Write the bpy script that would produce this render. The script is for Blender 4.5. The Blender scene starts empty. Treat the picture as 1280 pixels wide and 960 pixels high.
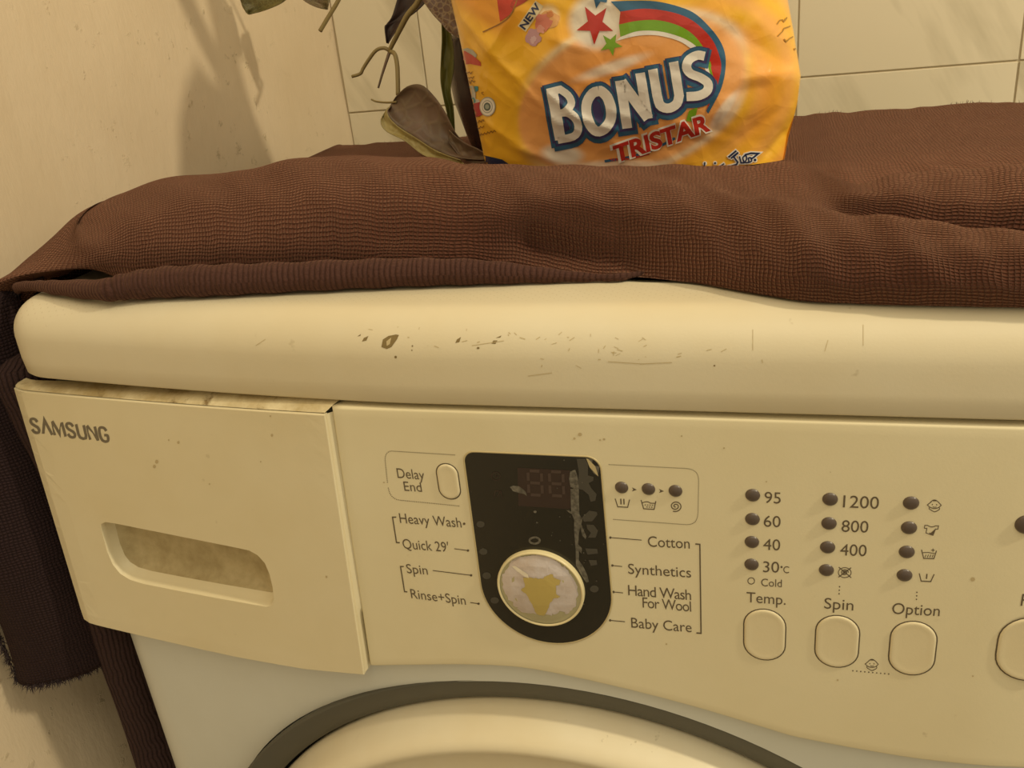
import bpy, bmesh, math, random
import numpy as np
from mathutils import Vector, Matrix
from mathutils.bvhtree import BVHTree

random.seed(7)
rng = np.random.default_rng(7)
SC = bpy.context.scene
COL = SC.collection

# ------------------------------------------------------------------ camera (solved from vanishing points)
F = 1083.7                                   # focal length in pixels of the 1280x960 frame
R = np.array([[0.95782411, 0.01878605, -0.28674042],
              [0.26948638, -0.40511364, 0.87364755],
              [-0.09975006, -0.91407331, -0.39309019]])   # world axes in camera axes (right, down, forward)
CAM = np.array([0.102375, -0.325, 0.9623975])
cd = bpy.data.cameras.new('camera'); camera = bpy.data.objects.new('camera', cd); COL.objects.link(camera)
cd.sensor_width = 36.0; cd.lens = F / 1280 * 36; cd.clip_start = 0.01
M4 = Matrix.Identity(4)
for i in range(3):
    M4[i][0] = R[i, 0]; M4[i][1] = -R[i, 1]; M4[i][2] = -R[i, 2]; M4[i][3] = CAM[i]
camera.matrix_world = M4
SC.camera = camera

# ------------------------------------------------------------------ light
SC.view_settings.view_transform = 'Standard'
SC.view_settings.look = 'None'
SC.view_settings.gamma = 1.0
SC.view_settings.use_curve_mapping = False
SC.view_settings.exposure = 0.25
world = bpy.data.worlds.new('world'); SC.world = world
world.use_nodes = True
bg = world.node_tree.nodes['Background']
bg.inputs['Color'].default_value = (1.0, 0.89, 0.64, 1)
bg.inputs['Strength'].default_value = 0.44

def lamp(name, kind, loc, energy, color, size, target=None):
    ld = bpy.data.lights.new(name, kind); lo = bpy.data.objects.new(name, ld); COL.objects.link(lo)
    ld.energy = energy; ld.color = color
    if kind == 'AREA':
        ld.shape = 'RECTANGLE'; ld.size, ld.size_y = size
    else:
        ld.shadow_soft_size = size
    lo.location = loc
    if target is not None:
        lo.rotation_euler = (Vector(target) - Vector(loc)).to_track_quat('-Z', 'Y').to_euler()
    return lo
lamp('bulb_light', 'POINT', (1.15, -0.16, 1.78), 37, (1.0, 0.86, 0.59), 0.03)
lamp('ceiling_bounce_fill', 'AREA', (0.45, -0.60, 2.3), 9, (1.0, 0.89, 0.64), (1.4, 1.2), (0.2, 0.0, 0.8))  # added fill standing in for light bounced off the ceiling, not a lamp

# ------------------------------------------------------------------ measuring helpers
def ray(x, y):
    return R @ np.array([x - 640.0, y - 480.0, F])
def atY(x, y, Y):
    r = ray(x, y); return CAM + r * (Y - CAM[1]) / r[1]
def atZ(x, y, Z):
    r = ray(x, y); return CAM + r * (Z - CAM[2]) / r[2]
def atX(x, y, X):
    r = ray(x, y); return CAM + r * (X - CAM[0]) / r[0]
def pix(P):
    q = R.T @ (np.asarray(P, float) - CAM); return np.array([640 + F * q[0] / q[2], 480 + F * q[1] / q[2]])

# ------------------------------------------------------------------ object helpers
def link(name, me, mat=None, parent=None, smooth=True):
    o = bpy.data.objects.new(name, me); COL.objects.link(o)
    if mat is not None:
        me.materials.append(mat)
    if parent is not None:
        o.parent = parent
    if smooth and len(me.polygons):
        me.polygons.foreach_set('use_smooth', [True] * len(me.polygons))
    return o
def from_data(name, verts, faces, mat=None, parent=None, smooth=True, fix=False):
    me = bpy.data.meshes.new(name)
    me.from_pydata([tuple(v) for v in verts], [], faces); me.update()
    if fix:
        bm = bmesh.new(); bm.from_mesh(me); bmesh.ops.recalc_face_normals(bm, faces=bm.faces); bm.to_mesh(me); bm.free()
    return link(name, me, mat, parent, smooth)
def from_bm(name, bm, mat=None, parent=None, smooth=True, fix=True):
    if fix:
        bmesh.ops.recalc_face_normals(bm, faces=bm.faces)
    me = bpy.data.meshes.new(name); bm.to_mesh(me); bm.free()
    return link(name, me, mat, parent, smooth)
def sharp(o, deg=35):
    me = o.data
    bm = bmesh.new(); bm.from_mesh(me)
    for e in bm.edges:
        if len(e.link_faces) == 2 and e.calc_face_angle(0) > math.radians(deg):
            e.smooth = False
    bm.to_mesh(me); bm.free()
    return o
def empty(name, loc, label, cat, group=None):
    o = bpy.data.objects.new(name, None); COL.objects.link(o); o.location = loc; o.empty_display_size = 0.05
    o['label'] = label; o['category'] = cat
    if group: o['group'] = group
    return o
def adopt(root):
    """world-space meshes were parented without offset: keep them in place"""
    inv = Matrix.Translation(-Vector(root.location))
    for ch in root.children:
        ch.matrix_parent_inverse = inv
def structure(o):
    o['kind'] = 'structure'; return o

def cat_rom(P, n):
    """resample control points (k, ...) smoothly to n points, centripetal-ish Catmull-Rom on index"""
    P = np.asarray(P, float); k = len(P)
    t = np.linspace(0, k - 1, n); i = np.clip(t.astype(int), 0, k - 2); u = (t - i)
    u = u.reshape((-1,) + (1,) * (P.ndim - 1))
    Pm = np.concatenate([2 * P[:1] - P[1:2], P, 2 * P[-1:] - P[-2:-1]])
    p0, p1, p2, p3 = Pm[i], Pm[i + 1], Pm[i + 2], Pm[i + 3]
    return 0.5 * (2 * p1 + (p2 - p0) * u + (2 * p0 - 5 * p1 + 4 * p2 - p3) * u ** 2 + (3 * p1 - p0 - 3 * p2 + p3) * u ** 3)
def grid_mesh(name, G, mat, parent=None, uv=True, close_u=False, flip=False):
    """G (nu, nv, 3) -> mesh with uv in metres of cloth"""
    nu, nv = G.shape[:2]
    V = G.reshape(-1, 3); faces = []
    for i in range(nu if close_u else nu - 1):
        for j in range(nv - 1):
            a = i * nv + j; b = ((i + 1) % nu) * nv + j
            f = (a, b, b + 1, a + 1)
            faces.append(f[::-1] if flip else f)
    o = from_data(name, V, faces, mat, parent)
    if uv:
        du = np.r_[0, np.cumsum(np.linalg.norm(np.diff(G, axis=0), axis=2).mean(1))]
        dv = np.r_[0, np.cumsum(np.linalg.norm(np.diff(G, axis=1), axis=2).mean(0))]
        me = o.data; uvl = me.uv_layers.new(name='UVMap')
        idx = np.empty(len(me.loops), int); me.loops.foreach_get('vertex_index', idx)
        dat = np.c_[du[idx // nv], dv[idx % nv]].astype(np.float32).ravel()
        uvl.data.foreach_set('uv', dat)
    return o
def tube(pts, rad, n=8, caps=True):
    """verts, faces of a tube along pts with radius list"""
    pts = np.asarray(pts, float); m = len(pts)
    rad = np.broadcast_to(np.asarray(rad, float), (m,))
    tan = np.gradient(pts, axis=0); tan /= np.linalg.norm(tan, axis=1)[:, None] + 1e-12
    up = np.array([0.13, 0.9, 0.31]); V = []; Fc = []
    nrm = np.cross(tan[0], up); nrm /= np.linalg.norm(nrm)
    for i in range(m):
        nrm = nrm - tan[i] * (nrm @ tan[i]); nrm /= np.linalg.norm(nrm); bi = np.cross(tan[i], nrm)
        for k in range(n):
            a = 2 * math.pi * k / n
            V.append(pts[i] + rad[i] * (math.cos(a) * nrm + math.sin(a) * bi))
    for i in range(m - 1):
        for k in range(n):
            Fc.append((i * n + k, i * n + (k + 1) % n, (i + 1) * n + (k + 1) % n, (i + 1) * n + k))
    if caps:
        Fc.append(tuple(range(n))[::-1]); Fc.append(tuple(range((m - 1) * n, m * n)))
    return V, Fc
def lathe_y(name, prof, cx, cz, mat, parent, n=128, a0=0, a1=2 * math.pi):
    """prof list of (r, Y) spun about the Y axis through (cx, cz)"""
    full = abs(a1 - a0 - 2 * math.pi) < 1e-6
    m = n if full else n + 1
    V = []; Fc = []
    for i in range(m):
        a = a0 + (a1 - a0) * i / n
        for r, y in prof:
            V.append((cx + r * math.cos(a), y, cz + r * math.sin(a)))
    k = len(prof)
    for i in range(n):
        j = (i + 1) % m
        for q in range(k - 1):
            Fc.append((i * k + q, i * k + q + 1, j * k + q + 1, j * k + q))
    return from_data(name, V, Fc, mat, parent, fix=True)

# ------------------------------------------------------------------ materials
class NT:
    def __init__(self, name):
        self.m = bpy.data.materials.new(name); self.m.use_nodes = True
        self.t = self.m.node_tree; self.b = self.t.nodes['Principled BSDF']
    def n(self, typ, **kw):
        nd = self.t.nodes.new(typ)
        for k, v in kw.items():
            if k in nd.inputs: nd.inputs[k].default_value = v
            else: setattr(nd, k, v)
        return nd
    def l(self, a, b): self.t.links.new(a, b)
    def math(self, op, a, b=None, clamp=False):
        nd = self.n('ShaderNodeMath', operation=op); nd.use_clamp = clamp
        for i, v in enumerate((a, b)):
            if v is None: continue
            if isinstance(v, (int, float)): nd.inputs[i].default_value = v
            else: self.l(v, nd.inputs[i])
        return nd.outputs[0]
    def mix(self, fac, a, b):
        nd = self.n('ShaderNodeMix', data_type='RGBA')
        for i, v in ((0, fac), (6, a), (7, b)):
            if isinstance(v, (int, float)): nd.inputs[i].default_value = v
            elif isinstance(v, tuple): nd.inputs[i].default_value = (*v, 1)
            else: self.l(v, nd.inputs[i])
        return nd.outputs[2]
    def ramp(self, src, lo, hi):
        nd = self.n('ShaderNodeMapRange'); nd.inputs['From Min'].default_value = lo; nd.inputs['From Max'].default_value = hi
        self.l(src, nd.inputs['Value']); return nd.outputs[0]
    def coord(self, which='Object', scale=None, rot=None):
        tc = self.n('ShaderNodeTexCoord').outputs[which]
        if scale is None: return tc
        mp = self.n('ShaderNodeMapping'); self.l(tc, mp.inputs['Vector'])
        mp.inputs['Scale'].default_value = scale if isinstance(scale, tuple) else (scale,) * 3
        if rot: mp.inputs['Rotation'].default_value = rot
        return mp.outputs[0]
    def noise(self, vec, scale, detail=3, rough=0.5):
        nd = self.n('ShaderNodeTexNoise'); self.l(vec, nd.inputs['Vector'])
        nd.inputs['Scale'].default_value = scale; nd.inputs['Detail'].default_value = detail; nd.inputs['Roughness'].default_value = rough
        return nd.outputs['Fac']
    def bump(self, h, strength, dist, prev=None):
        nd = self.n('ShaderNodeBump'); nd.inputs['Strength'].default_value = strength; nd.inputs['Distance'].default_value = dist
        self.l(h, nd.inputs['Height'])
        if prev is not None: self.l(prev, nd.inputs['Normal'])
        self.l(nd.outputs[0], self.b.inputs['Normal']); return nd.outputs[0]
    def set(self, color=None, rough=None, **kw):
        if color is not None:
            if isinstance(color, tuple): self.b.inputs['Base Color'].default_value = (*color, 1)
            else: self.l(color, self.b.inputs['Base Color'])
        if rough is not None: self.b.inputs['Roughness'].default_value = rough
        for k, v in kw.items(): self.b.inputs[k.replace('_', ' ')].default_value = v
        return self
def plain(name, color, rough=0.5, **kw):
    return NT(name).set(color, rough, **kw).m

def plastic(name, c1, c2, rough, dirt=(0.33, 0.25, 0.12), speck=0.0, grain=0.10, dots=False):
    t = NT(name); v = t.coord()
    a = t.noise(v, 9, 4, 0.6); col = t.mix(t.ramp(a, 0.35, 0.7), c1, c2)
    g = t.noise(v, 900, 2, 0.6)
    if speck:
        s = t.ramp(t.noise(v, 95, 3, 0.7), 0.67, 0.74)
        s2 = t.math('MULTIPLY', s, t.ramp(t.noise(v, 14, 2), 0.5, 0.65))
        col = t.mix(t.math('MULTIPLY', s2, speck), col, dirt)
    if dots:                                    # the fine printed dot pattern of the worktop
        sp = t.n('ShaderNodeSeparateXYZ'); t.l(v, sp.inputs[0])
        dx = t.math('SINE', t.math('MULTIPLY', sp.outputs[0], 1300)); dy = t.math('SINE', t.math('MULTIPLY', sp.outputs[1], 1300))
        d = t.ramp(t.math('MULTIPLY', dx, dy), 0.82, 0.97)
        d = t.math('MULTIPLY', d, t.ramp(sp.outputs[1], 0.020, 0.026)); col = t.mix(t.math('MULTIPLY', d, 0.45), col, (0.42, 0.34, 0.18))
    t.set(col, rough); t.b.inputs['Specular IOR Level'].default_value = 0.35
    t.bump(g, grain, 0.0004)
    return t.m

CREAM1, CREAM2 = (0.72, 0.62, 0.42), (0.66, 0.55, 0.34)
m_lid = plastic('lid_plastic', (0.67, 0.60, 0.44), (0.63, 0.545, 0.37), 0.38, speck=0.5, dots=True)
m_panel = plastic('panel_plastic', (0.73, 0.655, 0.45), (0.69, 0.605, 0.395), 0.42, speck=0.45)
m_drawer = plastic('drawer_plastic', (0.72, 0.64, 0.44), (0.68, 0.59, 0.38), 0.42, speck=0.30)
m_button = plastic('button_plastic', (0.71, 0.625, 0.42), (0.68, 0.585, 0.375), 0.35, speck=0.4)
m_body = plastic('body_enamel', (0.64, 0.645, 0.585), (0.60, 0.60, 0.53), 0.30, speck=0.1, grain=0.03)
m_door = plastic('door_plastic', (0.76, 0.69, 0.52), (0.70, 0.60, 0.40), 0.30, speck=0.8, grain=0.04)
m_gasket = plain('grey_gasket', (0.085, 0.080, 0.060), 0.55)
m_dark = plain('dark_gap', (0.025, 0.02, 0.014), 0.7)
m_groove = plain('groove_brown', (0.10, 0.075, 0.04), 0.7)  # dark brown of the flat ring laid round each button
m_ink = plain('print_ink', (0.115, 0.085, 0.05), 0.5)
m_ink_light = plain('faint_print_ink', (0.15, 0.11, 0.06), 0.5)
m_logo = plain('logo_ink', (0.15, 0.125, 0.085), 0.4)
m_led = plain('led_lens', (0.075, 0.050, 0.036), 0.40, Coat_Weight=0.5, Coat_Roughness=0.3)
m_display = plain('display_black', (0.016, 0.014, 0.009), 0.22)
m_window = plain('display_window', (0.034, 0.020, 0.016), 0.25)
m_digit = plain('display_digit', (0.062, 0.040, 0.032), 0.3)
m_rim = plain('knob_rim', (0.72, 0.62, 0.36), 0.25)
m_knob = plain('knob_clear_plastic', (0.42, 0.38, 0.22), 0.18, Coat_Weight=0.5)
m_foil = NT('peeling_foil'); 
_v = m_foil.coord(); m_foil.set(m_foil.mix(m_foil.ramp(m_foil.noise(_v, 160, 4), 0.35, 0.7), (0.56, 0.48, 0.44), (0.66, 0.60, 0.60)), 0.28, Metallic=0.25)
m_foil.bump(m_foil.noise(_v, 300, 3), 0.25, 0.001); m_foil = m_foil.m
m_glue = plain('exposed_plastic', (0.47, 0.36, 0.11), 0.30)
m_residue = NT('tape_residue'); _v = m_residue.coord()
m_residue.set(m_residue.mix(m_residue.ramp(m_residue.noise(_v, 500, 4, 0.7), 0.35, 0.72), (0.050, 0.044, 0.032), (0.21, 0.19, 0.15)), 0.5); m_residue = m_residue.m
m_residue_dim = plain('faint_tape_residue', (0.058, 0.052, 0.040), 0.45)
m_chip = plain('chip_brown', (0.20, 0.14, 0.05), 0.7)
m_chip_faint = plain('scuff_mark', (0.50, 0.40, 0.22), 0.6)
m_recess = NT('recess_dirt_shade'); _v = m_recess.coord()
m_recess.set(m_recess.mix(m_recess.ramp(m_recess.noise(_v, 60, 5, 0.65), 0.38, 0.68), (0.50, 0.41, 0.23), (0.34, 0.265, 0.13)), 0.7); m_recess = m_recess.m  # blotchy brown dirt, darkened as well for the shade inside the handle pocket

def plaster():
    t = NT('old_plaster_paint'); v = t.coord()
    c = t.mix(t.ramp(t.noise(v, 5, 4, 0.6), 0.3, 0.72), (0.66, 0.53, 0.36), (0.74, 0.61, 0.44))
    s = t.math('MULTIPLY', t.ramp(t.noise(v, 60, 4, 0.75), 0.61, 0.69), t.ramp(t.noise(v, 9, 2), 0.38, 0.55))
    c = t.mix(t.math('MULTIPLY', s, 0.5), c, (0.36, 0.28, 0.15))
    t.set(c, 0.75)
    vs = t.coord('Object', (1, 1, 0.35))
    b = t.bump(t.noise(vs, 40, 5, 0.6), 0.35, 0.004)
    t.bump(s, 0.35, 0.0012, b); return t.m
m_plaster = plaster()
def tile():
    t = NT('marbled_tile'); v = t.coord('Object', (1, 1, 1), (0, 0.52, 0))
    mp = t.n('ShaderNodeMapping'); t.l(v, mp.inputs[0]); mp.inputs['Scale'].default_value = (10, 1, 1.8)
    oi = t.n('ShaderNodeObjectInfo'); ad = t.n('ShaderNodeVectorMath', operation='ADD'); t.l(mp.outputs[0], ad.inputs[0])
    cb = t.n('ShaderNodeCombineXYZ'); t.l(t.math('MULTIPLY', oi.outputs['Random'], 40), cb.inputs[0]); t.l(cb.outputs[0], ad.inputs[1])
    nz = t.noise(ad.outputs[0], 1.0, 5, 0.62)
    streak = t.ramp(nz, 0.52, 0.66)
    c = t.mix(t.math('MULTIPLY', streak, 0.72), (0.70, 0.62, 0.46), (0.40, 0.34, 0.22))
    t.set(c, 0.22); return t.m
m_tile = tile()
m_grout = plain('grout', (0.50, 0.42, 0.28), 0.9)
m_floor = plain('floor_concrete', (0.35, 0.30, 0.22), 0.7)

def terry(name, c1, c2, pitch=0.0021, strength=1.0, ribs_only=False):
    t = NT(name); uv = t.coord('UV')
    nz = t.n('ShaderNodeTexNoise'); t.l(uv, nz.inputs['Vector']); nz.inputs['Scale'].default_value = 60; nz.inputs['Detail'].default_value = 2
    sub = t.n('ShaderNodeVectorMath', operation='SUBTRACT'); t.l(nz.outputs['Color'], sub.inputs[0]); sub.inputs[1].default_value = (0.5, 0.5, 0.5)
    sc = t.n('ShaderNodeVectorMath', operation='SCALE'); t.l(sub.outputs[0], sc.inputs[0]); sc.inputs['Scale'].default_value = 0.0045
    ad = t.n('ShaderNodeVectorMath', operation='ADD'); t.l(uv, ad.inputs[0]); t.l(sc.outputs[0], ad.inputs[1])
    sp = t.n('ShaderNodeSeparateXYZ'); t.l(ad.outputs[0], sp.inputs[0])
    k = math.pi / pitch
    su = t.math('ABSOLUTE', t.math('SINE', t.math('MULTIPLY', sp.outputs[0], k)))
    sv = t.math('ABSOLUTE', t.math('SINE', t.math('MULTIPLY', sp.outputs[1], k * 1.05)))
    if ribs_only: sv = t.math('ADD', t.math('MULTIPLY', sv, 0.25), 0.75)
    h = t.math('POWER', t.math('MULTIPLY', su, sv), 0.6)
    fz = t.noise(uv, 1500, 3, 0.7)
    h2 = t.math('ADD', h, t.math('MULTIPLY', fz, 0.55))
    big = t.noise(uv, 22, 4, 0.6)
    c = t.mix(t.ramp(big, 0.3, 0.72), c1, c2)
    c = t.mix(t.ramp(fz, 0.35, 0.75), c, tuple(min(1, x * 1.5) for x in c2))
    groove_shade = tuple(x * 0.45 for x in c1)          # painted shade: the hollows between the loops are coloured darker
    c = t.mix(t.math('MULTIPLY', t.math('SUBTRACT', 1.0, h, True), 0.65), c, groove_shade)
    t.set(c, 0.95); t.b.inputs['Specular IOR Level'].default_value = 0.1
    t.b.inputs['Sheen Weight'].default_value = 0.42 if c1[0] > 0.06 else (0.2 if c1[0] > 0.05 else 0.06); t.b.inputs['Sheen Roughness'].default_value = 0.30
    t.b.inputs['Sheen Tint'].default_value = (0.85, 0.46, 0.29, 1)
    t.bump(h2, strength, 0.0016)
    return t.m
m_terry = terry('brown_terry', (0.078, 0.028, 0.018), (0.116, 0.045, 0.028))
m_terry_hem = terry('brown_terry_hem', (0.052, 0.024, 0.019), (0.076, 0.036, 0.028), pitch=0.0027, strength=0.65, ribs_only=True)
m_terry_dark = terry('shaded_brown_terry', (0.024, 0.0140, 0.0155), (0.032, 0.0185, 0.0190), strength=0.7)  # copy of the brown terry, darkened for the shade beside the machine
m_fibre = plain('towel_fibre', (0.115, 0.050, 0.032), 0.95)
m_fibre_dark = plain('towel_fibre_dark', (0.030, 0.017, 0.019), 0.95)  # fibres darkened to match the shaded hanging cloth
# ------------------------------------------------------------------ the room
XW, YW = -0.388, 0.66                       # side wall and back wall planes
def box(name, lo, hi, mat, parent=None, bevel=0.0):
    bm = bmesh.new(); bmesh.ops.create_cube(bm, size=1)
    for v in bm.verts:
        v.co = Vector([(lo[i] + hi[i]) / 2 + v.co[i] * (hi[i] - lo[i]) for i in range(3)])
    if bevel: bmesh.ops.bevel(bm, geom=bm.edges[:], offset=bevel, segments=2, affect='EDGES', profile=0.6)
    return from_bm(name, bm, mat, parent, smooth=False)
structure(box('floor', (XW - 0.1, -2.0, -0.06), (1.6, YW + 0.1, 0.0), m_floor))

def wavy_wall(name, x, y0, y1, z0, z1):
    ny, nz = 90, 80; V = []; Fc = []
    for i in range(ny):
        for j in range(nz):
            y = y0 + (y1 - y0) * i / (ny - 1); z = z0 + (z1 - z0) * j / (nz - 1)
            w = 0.0016 * math.sin(y * 23 + 2 * math.sin(z * 9)) + 0.0012 * math.sin(z * 31 + y * 11)
            V.append((x + w, y, z))
    for i in range(ny - 1):
        for j in range(nz - 1):
            a = i * nz + j; Fc.append((a, a + nz, a + nz + 1, a + 1))
    n0 = len(V)
    V += [(x - 0.08, y0, z0), (x - 0.08, y1, z0), (x - 0.08, y1, z1), (x - 0.08, y0, z1)]
    Fc.append((n0, n0 + 3, n0 + 2, n0 + 1))
    return from_data(name, V, Fc, m_plaster)
structure(wavy_wall('wall_left', XW, -1.6, YW + 0.02, 0.0, 2.4))

wall_back = structure(box('wall_back', (XW - 0.08, YW, 0.0), (1.6, YW + 0.1, 2.4), m_grout))
YT = YW - 0.0016                             # tile faces stand proud of the grout
xa = atY(998.6, 10, YT)[0]; xb = atY(1274, 75, YT)[0]; zg = 0.5 * (atY(1003, 97, YT)[2] + atY(1270, 76, YT)[2])
TW, TH, GAP = xb - xa, 0.30, 0.0017
proto = {}
def put_tile(x0, x1, z0, z1):
    key = (round(x1 - x0, 4), round(z1 - z0, 4))
    w, h = x1 - x0 - GAP, z1 - z0 - GAP
    if key not in proto:
        proto[key] = box('tile', (-w / 2, YT, -h / 2), (w / 2, YW + 0.002, h / 2), m_tile, wall_back, 0.0007)
        o = proto[key]
    else:
        o = proto[key].copy(); COL.objects.link(o)
    o.location = ((x0 + x1) / 2, random.uniform(-0.0003, 0.0003), (z0 + z1) / 2)
for i in range(-5, 7):
    x0, x1 = max(xa + (i - 1) * TW, XW), xa + i * TW
    if x1 - x0 < 0.01: continue
    for j in range(-3, 5):
        z0, z1 = max(zg + j * TH, 0.0), min(zg + (j + 1) * TH, 2.4)
        if z1 - z0 > 0.01: put_tile(x0, x1, z0, z1)

# ------------------------------------------------------------------ the washing machine
ZB, ZTOP, DEPTH = 0.805, 0.846, 0.52        # underside and top of the lid, depth of the machine
def bow(x):                                 # the front swells out towards the middle
    return 0.167 * max(0.0, -x - 0.05) ** 1.45 if x < 0 else 0.70 * max(0.0, x - 0.19) ** 1.6
def outline(hw, rc=0.028, back=DEPTH, nfront=70, nc=10):
    """plan outline of the bowed front, from the back left round the front to the back right"""
    xc = hw - rc; y0 = bow(-xc); s = (bow(-xc - 1e-4) - y0) / 1e-4; yc = y0 + s * rc
    L = [(-hw, back), (-hw, 0.35), (-hw, 0.2), (-hw, 0.1)]
    def bez(t): 
        a = np.array([-hw, yc + rc]); b = np.array([-hw, yc]); c = np.array([-xc, y0])
        return (1 - t) ** 2 * a + 2 * t * (1 - t) * b + t * t * c
    L += [tuple(bez(i / nc)) for i in range(nc + 1)]
    L += [(x, bow(x)) for x in np.linspace(-xc, xc, nfront)[1:-1]]
    y1 = bow(xc); a2, b2, c2 = np.array([xc, y1]), np.array([hw, y1 + 0.004]), np.array([hw, y1 + 0.004 + rc])
    Rr = [tuple((1 - t) ** 2 * a2 + 2 * t * (1 - t) * b2 + t * t * c2) for t in np.linspace(0, 1, nc + 1)] + [(hw, 0.1), (hw, 0.2), (hw, 0.35), (hw, back)]
    return np.array(L + Rr)
def out_normals(P):
    t = np.gradient(P, axis=0); t /= np.linalg.norm(t, axis=1)[:, None]
    return np.c_[t[:, 1] * 1.0, -t[:, 0]]     # outward for this winding (front faces -Y)
machine = empty('washing_machine', (0, 0.26, 0), 'cream front loading washing machine with drawer and control panel under a brown towel', 'washing machine')

# lid
Po = outline(0.3035); No = out_normals(Po)
if No[len(No) // 2][1] > 0: No = -No
rr = 0.0205
prof = [(0.020, ZB + 0.003), (0.006, ZB), (0.0012, ZB), (0.0, ZB + 0.0012), (-0.0006, ZB + 0.010), (-0.0004, ZTOP - rr - 0.002)]
prof += [(rr - rr * math.cos(a) - 0.0004, ZTOP - rr + rr * math.sin(a)) for a in np.linspace(0.08, math.pi / 2, 12)]
prof += [(0.0245, ZTOP)]
G = np.array([[(*(p - n * off), z) for off, z in prof] for p, n in zip(Po, No)])
G[:, :, 1] = np.minimum(G[:, :, 1], DEPTH)
V = G.reshape(-1, 3).tolist(); k = len(prof); Fc = []
for i in range(len(Po) - 1):
    for j in range(k - 1):
        a = i * k + j; Fc.append((a, a + 1, a + k + 1, a + k))
inner = [i * k + k - 1 for i in range(len(Po))]; Fc.append(tuple(inner))
Fc.append(tuple([i * k for i in range(len(Po))][::-1]))
lid = from_data('lid', V, Fc, m_lid, machine, fix=True)

# body: shell round the sides and back, and the front plate with the door opening
DC = (-0.004, 0.3913); DR = 0.2549
Pb = outline(0.299, 0.03, DEPTH - 0.004)
nb = len(Pb); V = []; Fc = []
for x, y in Pb:
    off = 0.004
    V.append((x, y + off, 0.03)); V.append((x, y + off, 0.792))
for i in range(nb - 1):
    x0, x1 = Pb[i][0], Pb[i + 1][0]
    if abs(x0) < 0.2692 and abs(x1) < 0.2692: continue
    Fc.append((2 * i, 2 * i + 1, 2 * i + 3, 2 * i + 2))
Fc.append((0, 2 * nb - 2, 2 * nb - 1, 1))
body = from_data('body', V, Fc, m_body, machine, fix=True)
def plate_with_hole(outer, hole, step):
    """flat (x, z) polygon with a hole -> bmesh in the y=0 plane, cut at every step of x and z"""
    bm = bmesh.new()
    def loop(pts):
        vs = [bm.verts.new((x, 0, z)) for x, z in pts]
        return [bm.edges.new((vs[i], vs[(i + 1) % len(vs)])) for i in range(len(vs))]
    ed = loop(outer) + (loop(hole) if hole else [])
    bmesh.ops.triangle_fill(bm, edges=ed, use_beauty=True, normal=(0, -1, 0))
    for ax in (0, 2):
        lo = min(v.co[ax] for v in bm.verts); hi = max(v.co[ax] for v in bm.verts)
        c = math.ceil(lo / step) * step
        while c < hi:
            no = Vector((1, 0, 0)) if ax == 0 else Vector((0, 0, 1)); co = no * (c + 1e-5)
            bmesh.ops.bisect_plane(bm, geom=bm.verts[:] + bm.edges[:] + bm.faces[:], plane_co=co, plane_no=no)
            c += step
    return bm
hole = [(DC[0] + DR * math.cos(a), DC[1] + DR * math.sin(a)) for a in np.linspace(0, 2 * math.pi, 161)[:-1]]
xe = 0.2691
bm = plate_with_hole([(-xe, 0.03), (xe, 0.03), (xe, 0.680), (-xe, 0.680)], hole, 0.02)
for v in bm.verts: v.co.y = bow(v.co.x) + 0.004
for f in bm.faces:
    f.normal_update()
    if f.normal.y > 0: f.normal_flip()
fp = from_bm('front_plate', bm, m_body, machine, fix=False)
# pressed lip round the opening, dark rubber ring in the gap, door
lathe_y('door_gasket', [(DR, bow(0.25) + 0.0015), (DR + 0.0005, 0.0040), (DR - 0.001, 0.0042), (DR - 0.0100, 0.0085), (DR - 0.0180, 0.0125), (DR - 0.0186, 0.016),
                        (DR - 0.0190, 0.030), (DR - 0.024, 0.033), (DR - 0.05, 0.034), (0.15, 0.036)], *DC, m_gasket, machine)
door = lathe_y('door', [(0.224, 0.028), (0.2325, 0.024), (0.2345, 0.0155), (0.2338, 0.0128), (0.2325, 0.0105), (0.2300, 0.0050), (0.2272, -0.0015), (0.2240, -0.0062), (0.2205, -0.0085),
                        (0.2170, -0.0080), (0.2140, -0.0055), (0.2105, -0.0035), (0.200, -0.0020), (0.175, -0.0010), (0.160, 0.0), (0.150, 0.004), (0.14, 0.012)], *DC, m_door, machine)
m_glass = plain('door_glass', (0.10, 0.11, 0.11), 0.08, Transmission_Weight=0.6)
lathe_y('door_glass', [(0.1425, 0.010), (0.13, 0.018), (0.10, 0.040), (0.06, 0.055), (0.02, 0.060), (0.0005, 0.0605)], *DC, m_glass, door)

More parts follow.
